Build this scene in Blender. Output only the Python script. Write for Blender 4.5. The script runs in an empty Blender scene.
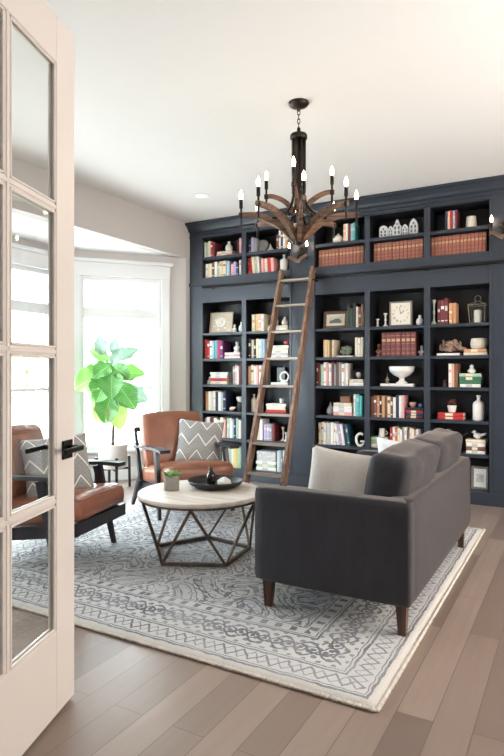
import bpy, bmesh, math, random
from mathutils import Vector, Matrix, noise
random.seed(7)
C = bpy.context.scene.collection
SC = bpy.context.scene
PI = math.pi
def R(a): return math.radians(a)

# ------------------------------------------------------------------ materials
def new_mat(name):
    m = bpy.data.materials.new(name); m.use_nodes = True
    return m, m.node_tree, m.node_tree.nodes['Principled BSDF']
def lin(c):
    return tuple((v/255/12.92 if v/255 <= .04045 else ((v/255+.055)/1.055)**2.4) for v in c)
_mc = {}
def mat(name, rgb, rough=.5, metal=0., var=.0, scale=8., bump=0., bscale=60., sheen=0., spec=None, emit=0., trans=0., stretch=(1,1,1)):
    """procedural principled material: base colour varied by noise, noise bump"""
    if name in _mc: return _mc[name]
    m, nt, b = new_mat(name)
    col = lin(rgb)+(1,)
    b.inputs['Base Color'].default_value = col
    b.inputs['Roughness'].default_value = rough
    b.inputs['Metallic'].default_value = metal
    if spec is not None: b.inputs['Specular IOR Level'].default_value = spec
    if sheen: b.inputs['Sheen Weight'].default_value = sheen; b.inputs['Sheen Roughness'].default_value = .4; b.inputs['Sheen Tint'].default_value = (1, .86, .76, 1)
    if trans: b.inputs['Transmission Weight'].default_value = trans
    if emit:
        b.inputs['Emission Color'].default_value = col; b.inputs['Emission Strength'].default_value = emit
    tc = nt.nodes.new('ShaderNodeTexCoord'); mp = nt.nodes.new('ShaderNodeMapping')
    mp.inputs['Scale'].default_value = stretch
    nt.links.new(tc.outputs['Object'], mp.inputs[0])
    v = var or .06
    n = nt.nodes.new('ShaderNodeTexNoise'); n.inputs['Scale'].default_value = scale; n.inputs['Detail'].default_value = 5
    nt.links.new(mp.outputs[0], n.inputs['Vector'])
    mx = nt.nodes.new('ShaderNodeMix'); mx.data_type = 'RGBA'
    mx.inputs[6].default_value = tuple(min(1, c*(1-v*1.6)) for c in col[:3])+(1,)
    mx.inputs[7].default_value = tuple(min(1, c*(1+v*1.6)) for c in col[:3])+(1,)
    nt.links.new(n.outputs['Fac'], mx.inputs[0]); nt.links.new(mx.outputs[2], b.inputs['Base Color'])
    if bump:
        n2 = nt.nodes.new('ShaderNodeTexNoise'); n2.inputs['Scale'].default_value = bscale; n2.inputs['Detail'].default_value = 3
        nt.links.new(mp.outputs[0], n2.inputs['Vector'])
        bp = nt.nodes.new('ShaderNodeBump'); bp.inputs['Strength'].default_value = bump; bp.inputs['Distance'].default_value = .01
        nt.links.new(n2.outputs['Fac'], bp.inputs['Height']); nt.links.new(bp.outputs[0], b.inputs['Normal'])
    _mc[name] = m
    return m

class NX:
    """tiny expression helper for math nodes"""
    def __init__(s, nt): s.nt = nt
    def op(s, o, a, b=None, c=None):
        n = s.nt.nodes.new('ShaderNodeMath'); n.operation = o
        for i, v in enumerate((a, b, c)):
            if v is None: continue
            if isinstance(v, (int, float)): n.inputs[i].default_value = v
            else: s.nt.links.new(v, n.inputs[i])
        return n.outputs[0]
    def add(s, a, b): return s.op('ADD', a, b)
    def sub(s, a, b): return s.op('SUBTRACT', a, b)
    def mul(s, a, b): return s.op('MULTIPLY', a, b)
    def abs(s, a): return s.op('ABSOLUTE', a)
    def sin(s, a): return s.op('SINE', a)
    def lt(s, a, b): return s.op('LESS_THAN', a, b)
    def gt(s, a, b): return s.op('GREATER_THAN', a, b)
    def mn(s, a, b): return s.op('MINIMUM', a, b)
    def mx(s, a, b): return s.op('MAXIMUM', a, b)
    def tri(s, a, p):       # triangle wave 0..1, period p
        return s.mul(s.op('PINGPONG', a, p/2), 2/p)
    def band(s, v, c, w):   # 1 where |v-c|<w
        return s.lt(s.abs(s.sub(v, c)), w)

def rgbmix(nt, f, a, b):
    mx = nt.nodes.new('ShaderNodeMix'); mx.data_type = 'RGBA'
    for i, v in ((0, f), (6, a), (7, b)):
        if isinstance(v, (tuple, list)): mx.inputs[i].default_value = tuple(v)+(1,)
        elif isinstance(v, (int, float)): mx.inputs[i].default_value = v
        else: nt.links.new(v, mx.inputs[i])
    return mx.outputs[2]

def wood(name, dark, light, rough=.45, axis=2, scale=1.0):
    if name in _mc: return _mc[name]
    m, nt, b = new_mat(name)
    tc = nt.nodes.new('ShaderNodeTexCoord'); mp = nt.nodes.new('ShaderNodeMapping')
    sc = [18*scale]*3; sc[axis] = 1.6*scale
    mp.inputs['Scale'].default_value = sc
    nt.links.new(tc.outputs['Object'], mp.inputs[0])
    n = nt.nodes.new('ShaderNodeTexNoise'); n.inputs['Scale'].default_value = 2.2; n.inputs['Detail'].default_value = 6; n.inputs['Distortion'].default_value = .6
    nt.links.new(mp.outputs[0], n.inputs['Vector'])
    cr = nt.nodes.new('ShaderNodeValToRGB')
    cr.color_ramp.elements[0].position = .35; cr.color_ramp.elements[0].color = lin(dark)+(1,)
    cr.color_ramp.elements[1].position = .65; cr.color_ramp.elements[1].color = lin(light)+(1,)
    nt.links.new(n.outputs['Fac'], cr.inputs[0]); nt.links.new(cr.outputs[0], b.inputs['Base Color'])
    b.inputs['Roughness'].default_value = rough
    bp = nt.nodes.new('ShaderNodeBump'); bp.inputs['Strength'].default_value = .15; bp.inputs['Distance'].default_value = .004
    nt.links.new(n.outputs['Fac'], bp.inputs['Height']); nt.links.new(bp.outputs[0], b.inputs['Normal'])
    _mc[name] = m
    return m

def floor_mat():
    m, nt, b = new_mat('oak_plank_floor')
    tc = nt.nodes.new('ShaderNodeTexCoord')
    mp = nt.nodes.new('ShaderNodeMapping'); mp.inputs['Rotation'].default_value = (0, 0, R(90)); mp.inputs['Location'].default_value = (.37, .05, 0)
    nt.links.new(tc.outputs['Object'], mp.inputs[0])
    br = nt.nodes.new('ShaderNodeTexBrick')
    br.inputs['Scale'].default_value = 1; br.inputs['Brick Width'].default_value = 1.25; br.inputs['Row Height'].default_value = .13
    br.inputs['Mortar Size'].default_value = .0018; br.inputs['Mortar Smooth'].default_value = .3; br.inputs['Bias'].default_value = -.1
    br.offset = .37; br.offset_frequency = 2; br.squash = 1
    br.inputs['Color1'].default_value = lin((160, 143, 132))+(1,)
    br.inputs['Color2'].default_value = lin((104, 90, 83))+(1,)
    br.inputs['Mortar'].default_value = lin((84, 70, 64))+(1,)
    nt.links.new(mp.outputs[0], br.inputs['Vector'])
    mp2 = nt.nodes.new('ShaderNodeMapping'); mp2.inputs['Scale'].default_value = (26, 1.8, 1)
    nt.links.new(tc.outputs['Object'], mp2.inputs[0])
    n = nt.nodes.new('ShaderNodeTexNoise'); n.inputs['Scale'].default_value = 1.4; n.inputs['Detail'].default_value = 7; n.inputs['Distortion'].default_value = .5
    nt.links.new(mp2.outputs[0], n.inputs['Vector'])
    n2 = nt.nodes.new('ShaderNodeTexNoise'); n2.inputs['Scale'].default_value = 2.2; n2.inputs['Detail'].default_value = 3
    nt.links.new(tc.outputs['Object'], n2.inputs['Vector'])
    f = NX(nt)
    c = rgbmix(nt, f.mul(n.outputs['Fac'], .55), br.outputs['Color'], lin((120, 104, 96)))
    c = rgbmix(nt, f.mul(n2.outputs['Fac'], .35), c, lin((150, 132, 121)))
    nt.links.new(c, b.inputs['Base Color'])
    b.inputs['Roughness'].default_value = .34
    nt.links.new(f.add(f.mul(n.outputs['Fac'], .16), .24), b.inputs['Roughness'])
    bp = nt.nodes.new('ShaderNodeBump'); bp.inputs['Strength'].default_value = .25; bp.inputs['Distance'].default_value = .002
    nt.links.new(f.sub(f.mul(n.outputs['Fac'], .4), br.outputs['Fac']), bp.inputs['Height']); nt.links.new(bp.outputs[0], b.inputs['Normal'])
    return m

def rug_mat(hx, hy):
    m, nt, b = new_mat('hand_knotted_wool'); f = NX(nt)
    tc = nt.nodes.new('ShaderNodeTexCoord')
    dn = nt.nodes.new('ShaderNodeTexNoise'); dn.inputs['Scale'].default_value = 22; dn.inputs['Detail'].default_value = 2
    nt.links.new(tc.outputs['Object'], dn.inputs['Vector'])
    sp = nt.nodes.new('ShaderNodeSeparateXYZ'); nt.links.new(tc.outputs['Object'], sp.inputs[0])
    sw = nt.nodes.new('ShaderNodeSeparateXYZ'); nt.links.new(dn.outputs['Color'], sw.inputs[0])
    x = f.add(sp.outputs[0], f.mul(f.sub(sw.outputs[0], .5), .022)); y = f.add(sp.outputs[1], f.mul(f.sub(sw.outputs[1], .5), .022))
    ax, ay = f.abs(x), f.abs(y)
    ex, ey = f.sub(hx, ax), f.sub(hy, ay)
    e = f.mn(ex, ey)
    isx = f.lt(ex, ey)
    s = f.add(f.mul(isx, ay), f.mul(f.sub(1, isx), ax))
    lines = None
    def acc(v):
        nonlocal lines
        lines = v if lines is None else f.mx(lines, v)
    for c, w in ((.048, .006), (.064, .003), (.172, .006), (.190, .003), (.395, .006), (.412, .003), (.482, .004)):
        acc(f.band(e, c, w))
    # narrow guard border: zigzag vine with dots
    zz = f.add(.083, f.mul(f.tri(s, .105), .07))
    acc(f.mul(f.band(e, .118, .048), f.lt(f.abs(f.sub(e, zz)), .0085)))
    zz2 = f.add(.083, f.mul(f.tri(f.add(s, .0525), .105), .07))
    acc(f.mul(f.mul(f.band(e, .118, .048), f.lt(f.abs(f.sub(e, zz2)), .0055)), .8))
    # main border: double sinuous vine, rosettes, small leaves
    inb = f.mul(f.gt(e, .20), f.lt(e, .388))
    for ph, am, wd in ((0, .062, .008), (PI, .062, .008), (PI/2, .03, .005)):
        v1 = f.add(.294, f.mul(f.sin(f.add(f.mul(s, 2*PI/.24), ph)), am)); acc(f.mul(inb, f.lt(f.abs(f.sub(e, v1)), wd)))
    sr = f.sub(f.op('PINGPONG', s, .06), .03)
    rr = f.op('SQRT', f.add(f.mul(sr, sr), f.mul(f.sub(e, .294), f.sub(e, .294))))
    acc(f.mul(inb, f.band(rr, .028, .005))); acc(f.mul(inb, f.lt(rr, .012)))
    sm = f.gt(f.mul(f.sin(f.mul(s, 95)), f.sin(f.mul(e, 85))), .42)
    acc(f.mul(inb, f.mul(sm, .85)))
    acc(f.mul(f.band(e, .447, .022), f.gt(f.sin(f.mul(s, 80)), .3)))
    # field: mirrored scrolling lattice with small flowers
    k1 = f.sin(f.add(f.mul(ax, 15.5), f.mul(f.sin(f.mul(ay, 13)), 1.7)))
    k2 = f.sin(f.add(f.mul(ay, 16.5), f.mul(f.sin(f.mul(ax, 14)), 1.6)))
    k = f.mul(k1, k2)
    fld = f.gt(e, .49)
    acc(f.mul(fld, f.lt(f.abs(f.sub(k, .10)), .055)))
    acc(f.mul(fld, f.lt(f.abs(f.add(k, .45)), .07)))
    acc(f.mul(fld, f.lt(f.abs(f.sub(k, .66)), .06)))
    j = f.mul(f.sin(f.add(f.mul(ax, 52), f.mul(k2, 3))), f.sin(f.add(f.mul(ay, 50), f.mul(k1, 3))))
    acc(f.mul(fld, f.mul(f.gt(j, .42), f.mul(f.lt(k, .6), .85))))
    petal = f.lt(f.abs(f.add(j, .35)), .11)
    acc(f.mul(fld, f.mul(petal, .8)))
    # worn, faded pile
    wn = nt.nodes.new('ShaderNodeTexNoise'); wn.inputs['Scale'].default_value = 3.5; wn.inputs['Detail'].default_value = 8; wn.inputs['Roughness'].default_value = .7
    nt.links.new(tc.outputs['Object'], wn.inputs['Vector'])
    gn = nt.nodes.new('ShaderNodeTexNoise'); gn.inputs['Scale'].default_value = 130; gn.inputs['Detail'].default_value = 2
    nt.links.new(tc.outputs['Object'], gn.inputs['Vector'])
    wear = f.op('MULTIPLY_ADD', wn.outputs['Fac'], 1.8, -.1)
    amt = f.mul(lines, f.mn(f.mx(wear, .35), 1))
    amt = f.mul(amt, f.add(.55, f.mul(gn.outputs['Fac'], .6)))
    base = rgbmix(nt, wn.outputs['Fac'], lin((188, 190, 195)), lin((218, 216, 212)))
    base = rgbmix(nt, f.mul(f.mul(f.gt(e, .49), f.gt(k, .2)), .28), base, lin((150, 160, 172)))
    base = rgbmix(nt, f.lt(e, .038), base, lin((208, 205, 200)))
    base = rgbmix(nt, f.mul(gn.outputs['Fac'], .25), base, lin((150, 148, 146)))
    c = rgbmix(nt, f.mul(amt, .92), base, lin((46, 54, 74)))
    nt.links.new(c, b.inputs['Base Color'])
    b.inputs['Roughness'].default_value = .95; b.inputs['Specular IOR Level'].default_value = .1
    bp = nt.nodes.new('ShaderNodeBump'); bp.inputs['Strength'].default_value = .6; bp.inputs['Distance'].default_value = .006
    nt.links.new(f.sub(gn.outputs['Fac'], f.mul(lines, .35)), bp.inputs['Height']); nt.links.new(bp.outputs[0], b.inputs['Normal'])
    return m

def zigzag_mat():
    m, nt, b = new_mat('zigzag_weave'); f = NX(nt)
    tc = nt.nodes.new('ShaderNodeTexCoord'); sp = nt.nodes.new('ShaderNodeSeparateXYZ'); nt.links.new(tc.outputs['Object'], sp.inputs[0])
    x, z = sp.outputs[0], sp.outputs[2]
    n = nt.nodes.new('ShaderNodeTexNoise'); n.inputs['Scale'].default_value = 110; nt.links.new(tc.outputs['Object'], n.inputs['Vector'])
    ln = None
    for c, w in ((-.15, .0065), (.0, .0065), (.15, .0065)):
        zz = f.add(c-.045, f.mul(f.tri(f.add(x, 1.0), .15), .10))
        v = f.lt(f.abs(f.sub(z, zz)), w); ln = v if ln is None else f.mx(ln, v)
    sm = f.mul(f.gt(f.sin(f.mul(f.add(z, f.mul(f.tri(f.add(x, 1.0), .15), -.10)), 190)), .55), .28)
    base = rgbmix(nt, n.outputs['Fac'], lin((118, 120, 122)), lin((172, 170, 166)))
    base = rgbmix(nt, sm, base, lin((190, 190, 188)))
    c = rgbmix(nt, ln, base, lin((238, 236, 230)))
    nt.links.new(c, b.inputs['Base Color']); b.inputs['Roughness'].default_value = .95
    bp = nt.nodes.new('ShaderNodeBump'); bp.inputs['Strength'].default_value = .4; bp.inputs['Distance'].default_value = .003
    nt.links.new(n.outputs['Fac'], bp.inputs['Height']); nt.links.new(bp.outputs[0], b.inputs['Normal'])
    return m

def glass_mat(name='thin_pane_glass', tint=(.97, .985, .98), k=1.0):
    if name in _mc: return _mc[name]
    m = bpy.data.materials.new(name); m.use_nodes = True; nt = m.node_tree; nt.nodes.clear()
    o = nt.nodes.new('ShaderNodeOutputMaterial'); t = nt.nodes.new('ShaderNodeBsdfTransparent'); g = nt.nodes.new('ShaderNodeBsdfGlossy')
    t.inputs[0].default_value = tint+(1,); g.inputs['Roughness'].default_value = .02
    fr = nt.nodes.new('ShaderNodeLayerWeight'); fr.inputs[0].default_value = .5
    mx = nt.nodes.new('ShaderNodeMixShader')
    f = NX(nt); nt.links.new(f.mul(f.add(f.mul(f.op('POWER', fr.outputs['Facing'], 5.0), .94), .035), k), mx.inputs[0]); nt.links.new(t.outputs[0], mx.inputs[1]); nt.links.new(g.outputs[0], mx.inputs[2])
    nt.links.new(mx.outputs[0], o.inputs[0]); _mc[name] = m
    return m

def leaf_mat(name, a, bcol):
    m, nt, b = new_mat(name); f = NX(nt)
    tc = nt.nodes.new('ShaderNodeTexCoord'); sp = nt.nodes.new('ShaderNodeSeparateXYZ'); nt.links.new(tc.outputs['Object'], sp.inputs[0])
    # veins: midrib along local Y, side veins angled
    ax = f.abs(sp.outputs[0])
    v = f.mx(f.lt(ax, .0028), f.lt(f.abs(f.sin(f.mul(f.sub(sp.outputs[1], f.mul(ax, .7)), 110))), .13))
    n = nt.nodes.new('ShaderNodeTexNoise'); n.inputs['Scale'].default_value = 14; nt.links.new(tc.outputs['Object'], n.inputs['Vector'])
    c = rgbmix(nt, n.outputs['Fac'], lin(a), lin(bcol)); c = rgbmix(nt, f.mul(v, .5), c, lin((190, 214, 150)))
    nt.links.new(c, b.inputs['Base Color']); b.inputs['Roughness'].default_value = .38
    tr = nt.nodes.new('ShaderNodeBsdfTranslucent'); nt.links.new(c, tr.inputs[0])
    mx = nt.nodes.new('ShaderNodeMixShader'); mx.inputs[0].default_value = .3
    o = nt.nodes['Material Output']
    nt.links.new(b.outputs[0], mx.inputs[1]); nt.links.new(tr.outputs[0], mx.inputs[2]); nt.links.new(mx.outputs[0], o.inputs[0])
    return m

WALL = mat('greige_wall_paint', (200, 196, 193), .8, var=.01, bump=.04, bscale=180)
CEIL = mat('ceiling_white_paint', (226, 225, 224), .85, var=.008, bump=.03, bscale=150)
TRIM = mat('white_trim_paint', (228, 230, 232), .4, var=.008)
DOORP = mat('door_cream_paint', (218, 211, 206), .38, var=.01)
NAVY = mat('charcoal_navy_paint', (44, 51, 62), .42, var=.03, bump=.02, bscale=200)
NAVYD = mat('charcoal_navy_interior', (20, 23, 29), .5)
BLACK = mat('blackened_iron', (26, 25, 26), .42, metal=.6)
BRONZE = mat('oiled_bronze', (52, 44, 40), .4, metal=.75)
RUGWOOD = wood('dark_walnut', (52, 32, 24), (92, 58, 42), .35)
ESP = wood('espresso_wood', (26, 26, 32), (44, 44, 52), .35)
LADW = wood('ladder_oak', (92, 68, 55), (150, 118, 98), .5)
RUNGW = wood('rung_weathered', (120, 108, 98), (176, 164, 150), .55, axis=0)
ARMW = wood('reclaimed_arm_wood', (70, 50, 40), (128, 98, 78), .55, axis=0)
LEATH = mat('cognac_leather', (142, 92, 70), .33, var=.3, scale=6, bump=.25, bscale=40)
SOFA = mat('charcoal_velvet', (41, 41, 48), .85, var=.35, scale=12, bump=.25, bscale=120, sheen=.24, stretch=(1, 1, .35))
LINEN = mat('oatmeal_linen', (196, 191, 186), .9, var=.08, scale=60, bump=.3, bscale=130)
WLINEN = mat('white_linen', (235, 235, 238), .9, var=.04, scale=60, bump=.2, bscale=130)
TTOP = wood('bleached_table_top', (206, 194, 182), (232, 224, 214), .4, axis=0, scale=.5)
PEW = mat('aged_pewter_metal', (112, 98, 88), .42, metal=.7, var=.3, scale=20)
WHITEC = mat('white_ceramic', (236, 233, 228), .3, var=.03)
BEIGEC = mat('beige_stoneware', (206, 194, 178), .6, var=.15, scale=25)
CONC = mat('grey_concrete', (150, 144, 138), .9, var=.15, scale=30, bump=.3)
BULB = mat('lit_bulb_glass', (255, 226, 190), .3, emit=26)
PAGES = mat('book_pages', (226, 218, 204), .9, var=.1, scale=90)
GLASS = glass_mat()

# ------------------------------------------------------------------ mesh helpers
def link(name, me, parent=None):
    o = bpy.data.objects.new(name, me); C.objects.link(o)
    if parent is not None: o.parent = parent
    return o
class MB:
    def __init__(s): s.bm = bmesh.new(); s.M = Matrix.Identity(4); s.mi = 0; s.smooth = False
    def _fin(s, vs, faces=None):
        for v in vs: v.co = s.M @ v.co
        if faces is None: faces = {f for v in vs for f in v.link_faces}
        for f in faces: f.material_index = s.mi; f.smooth = s.smooth
    def box(s, x0, x1, y0, y1, z0, z1, bev=0, seg=1):
        r = bmesh.ops.create_cube(s.bm, size=1); vs = r['verts']
        for v in vs: v.co = Vector(((x0+x1)/2+v.co.x*(x1-x0), (y0+y1)/2+v.co.y*(y1-y0), (z0+z1)/2+v.co.z*(z1-z0)))
        if bev:
            es = list({e for v in vs for e in v.link_edges})
            r = bmesh.ops.bevel(s.bm, geom=es, offset=bev, segments=seg, profile=.5, affect='EDGES', clamp_overlap=True)
            vs = list({v for f in r['faces'] for v in f.verts})
        s._fin(vs); return s
    def prism(s, poly, y0, y1):
        """poly in (x,z), extruded along y"""
        a = [s.bm.verts.new((p[0], y0, p[1])) for p in poly]; b = [s.bm.verts.new((p[0], y1, p[1])) for p in poly]
        n = len(poly); fs = []
        for i in range(n): fs.append(s.bm.faces.new((a[i], b[i], b[(i+1) % n], a[(i+1) % n])))
        fs.append(s.bm.faces.new(a)); fs.append(s.bm.faces.new(b[::-1]))
        s._fin(a+b, fs); return s
    def prism_z(s, poly, z0, z1):
        a = [s.bm.verts.new((p[0], p[1], z0)) for p in poly]; b = [s.bm.verts.new((p[0], p[1], z1)) for p in poly]
        n = len(poly); fs = []
        for i in range(n): fs.append(s.bm.faces.new((a[i], a[(i+1) % n], b[(i+1) % n], b[i])))
        fs.append(s.bm.faces.new(a[::-1])); fs.append(s.bm.faces.new(b))
        s._fin(a+b, fs); return s
    def bar(s, p, q, w, h=None, w2=None, h2=None, up=(0, 0, 1)):
        """rectangular bar from p to q, w across, h along 'up'; may taper"""
        h = h or w; w2 = w2 or w; h2 = h2 or h
        p, q = Vector(p), Vector(q); d = (q-p).normalized(); u = Vector(up)
        sx = d.cross(u)
        if sx.length < 1e-3: sx = d.cross(Vector((1, 0, 0)))
        sx.normalize(); uu = sx.cross(d)
        rings = []
        for c, a, b in ((p, w, h), (q, w2, h2)):
            rings.append([s.bm.verts.new(c+sx*(i*a/2)+uu*(j*b/2)) for i, j in ((-1, -1), (1, -1), (1, 1), (-1, 1))])
        fs = [s.bm.faces.new((rings[0][i], rings[0][(i+1) % 4], rings[1][(i+1) % 4], rings[1][i])) for i in range(4)]
        fs += [s.bm.faces.new(rings[0][::-1]), s.bm.faces.new(rings[1])]
        s._fin(rings[0]+rings[1], fs); return s
    def sweep(s, pts, rad, n=8, rect=None, cap=True, up=(0, 0, 1)):
        """tube or rectangular sweep along pts; rad scalar or list; rect=(w,h)"""
        pts = [Vector(p) for p in pts]; N = len(pts); rings = []
        for i, p in enumerate(pts):
            d = (pts[min(i+1, N-1)]-pts[max(i-1, 0)]).normalized()
            sx = d.cross(Vector(up))
            if sx.length < 1e-3: sx = d.cross(Vector((1, 0, 0)))
            sx.normalize(); uu = sx.cross(d)
            k = rad[i] if isinstance(rad, (list, tuple)) else rad
            if rect:
                w, h = rect
                ring = [s.bm.verts.new(p+sx*(a*w*k/2)+uu*(b*h*k/2)) for a, b in ((-1, -1), (1, -1), (1, 1), (-1, 1))]
            else:
                ring = [s.bm.verts.new(p+sx*(math.cos(2*PI*j/n)*k)+uu*(math.sin(2*PI*j/n)*k)) for j in range(n)]
            rings.append(ring)
        fs = []
        m = len(rings[0])
        for i in range(N-1):
            for j in range(m): fs.append(s.bm.faces.new((rings[i][j], rings[i][(j+1) % m], rings[i+1][(j+1) % m], rings[i+1][j])))
        if cap: fs += [s.bm.faces.new(rings[0][::-1]), s.bm.faces.new(rings[-1])]
        s._fin([v for r in rings for v in r], fs); return s
    def lathe(s, prof, n=20, cx=0, cy=0):
        rings = []
        for r, z in prof:
            r = max(r, 1e-4)
            rings.append([s.bm.verts.new((cx+r*math.cos(2*PI*j/n), cy+r*math.sin(2*PI*j/n), z)) for j in range(n)])
        fs = []
        for i in range(len(rings)-1):
            for j in range(n): fs.append(s.bm.faces.new((rings[i][j], rings[i][(j+1) % n], rings[i+1][(j+1) % n], rings[i+1][j])))
        fs += [s.bm.faces.new(rings[0][::-1]), s.bm.faces.new(rings[-1])]
        s._fin([v for r in rings for v in r], fs); return s
    def ball(s, c, r, sc=(1, 1, 1), sub=2):
        g = bmesh.ops.create_icosphere(s.bm, subdivisions=sub, radius=r)
        for v in g['verts']: v.co = Vector((c[0]+v.co.x*sc[0], c[1]+v.co.y*sc[1], c[2]+v.co.z*sc[2]))
        s._fin(g['verts']); return s
    def cushion(s, w, d, h, r=.04, bulge=(.02, .02, .03), n=10, wr=0, seed=0):
        """rounded, plumped box centred on the origin"""
        g = bmesh.ops.create_cube(s.bm, size=2); es = list({e for v in g['verts'] for e in v.link_edges})
        bmesh.ops.subdivide_edges(s.bm, edges=es, cuts=n, use_grid_fill=True)
        vs = [v for v in s.bm.verts if v.is_valid and max(abs(v.co.x), abs(v.co.y), abs(v.co.z)) > .999 and not v.tag]
        hx, hy, hz = w/2, d/2, h/2
        for v in vs:
            u = v.co.copy()
            # denser toward the edges
            u = Vector([math.copysign(abs(a)**.75, a) if abs(a) < 1 else a for a in u])
            p = Vector((u.x*hx, u.y*hy, u.z*hz))
            q = Vector((max(-hx+r, min(hx-r, p.x)), max(-hy+r, min(hy-r, p.y)), max(-hz+r, min(hz-r, p.z))))
            dd = p-q
            if dd.length > 1e-6: p = q+dd.normalized()*r
            gx, gy, gz = 1-u.x**2, 1-u.y**2, 1-u.z**2
            p += Vector((u.x*bulge[0]*gy*gz, u.y*bulge[1]*gx*gz, u.z*bulge[2]*gx*gy))
            if wr: p += Vector((noise.noise(p*7+Vector((seed, 0, 0))), noise.noise(p*7+Vector((0, seed+9, 0))), noise.noise(p*7+Vector((0, 3, seed)))))*wr
            v.co = p
        for v in vs: v.tag = True
        s._fin(vs); return s
    def build(s, name, mats, parent=None, loc=None, rot=None):
        bmesh.ops.recalc_face_normals(s.bm, faces=s.bm.faces[:])
        me = bpy.data.meshes.new(name); s.bm.to_mesh(me); s.bm.free()
        for m in (mats if isinstance(mats, (list, tuple)) else [mats]): me.materials.append(m)
        o = link(name, me, parent)
        if loc is not None: o.location = loc
        if rot is not None: o.rotation_euler = rot
        return o
def tag(o, label=None, cat=None, group=None, kind=None):
    if label: o['label'] = label
    if cat: o['category'] = cat
    if group: o['group'] = group
    if kind: o['kind'] = kind
    return o
def empty(name, loc=(0, 0, 0), rz=0, label=None, cat=None, group=None, kind=None):
    o = bpy.data.objects.new(name, None); C.objects.link(o); o.location = loc; o.rotation_euler = (0, 0, rz); o.empty_display_size = .1
    return tag(o, label, cat, group, kind)
def copy_tree(o, parent=None):
    c = o.copy(); C.objects.link(c)
    if parent is not None: c.parent = parent
    for ch in list(o.children): copy_tree(ch, c)
    return c
def arc(pts, n=8):
    """Catmull-Rom through pts"""
    P = [Vector(p) for p in pts]; P = [P[0]*2-P[1]]+P+[P[-1]*2-P[-2]]; out = []
    for i in range(1, len(P)-2):
        for k in range(n):
            t = k/n; a, b, c, d = P[i-1], P[i], P[i+1], P[i+2]
            out.append(.5*((2*b)+(c-a)*t+(2*a-5*b+4*c-d)*t*t+(-a+3*b-3*c+d)*t**3))
    out.append(P[-2]); return out

# ------------------------------------------------------------------ room shell
CH = 2.97      # ceiling height
WX = -4.03     # left wall plane
BF = 5.69      # bookcase face
BB = 6.02      # back wall
XR = 1.75      # right wall
YN = .77       # near wall, room side
BAYC = 2.56    # bay ceiling height
A1 = (WX, 5.62); B1 = (-4.86, 4.62); B2 = (-4.86, 2.40); A2 = (WX, 1.40)

MB().box(-5.4, 2.0, -2.6, 6.3, -.1, 0).build('floor', floor_mat())['kind'] = 'structure'
c = MB(); c.box(-4.15, 2.0, -2.6, 6.3, CH, CH+.1)
c.box(-5.2, WX-.11, 1.0, 5.9, BAYC, BAYC+.08)
c.build('ceiling', CEIL)['kind'] = 'structure'
MB().box(-4.15, 2.0, BB, BB+.12, 0, CH).build('wall_back', WALL)['kind'] = 'structure'
w = MB(); w.box(WX-.12, WX, A1[1], BB, 0, CH); w.box(WX-.12, WX, A2[1], A1[1], BAYC, CH); w.box(WX-.12, WX, .65, A2[1], 0, CH)
w.build('wall_left', WALL)['kind'] = 'structure'
w = MB(); w.box(WX, -1.40, .65, YN, 0, CH); w.box(.42, XR, .65, YN, 0, CH); w.box(-1.40, .42, .65, YN, 2.52, CH)
w.build('wall_front', WALL)['kind'] = 'structure'
MB().box(XR, XR+.12, -2.6, BB, 0, CH).build('wall_right', WALL)['kind'] = 'structure'
w = MB(); w.box(-2.4, -2.28, -2.6, .65, 0, CH); w.box(-2.28, XR, -2.6, -2.48, 0, CH)
w.build('wall_hall', WALL)['kind'] = 'structure'
# door casing
w = MB()
w.box(-1.50, -1.40, YN, YN+.02, 0, 2.62); w.box(.42, .52, YN, YN+.02, 0, 2.62); w.box(-1.40, .42, YN, YN+.02, 2.52, 2.62)
w.build('trim_1', TRIM)['kind'] = 'structure'
w = MB(); w.box(-3.98, -1.50, YN, YN+.018, 0, .14); w.build('baseboard_front', TRIM)['kind'] = 'structure'
w = MB(); w.box(XR-.018, XR, YN, 5.69, 0, .14); w.build('baseboard_right', TRIM)['kind'] = 'structure'

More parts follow.
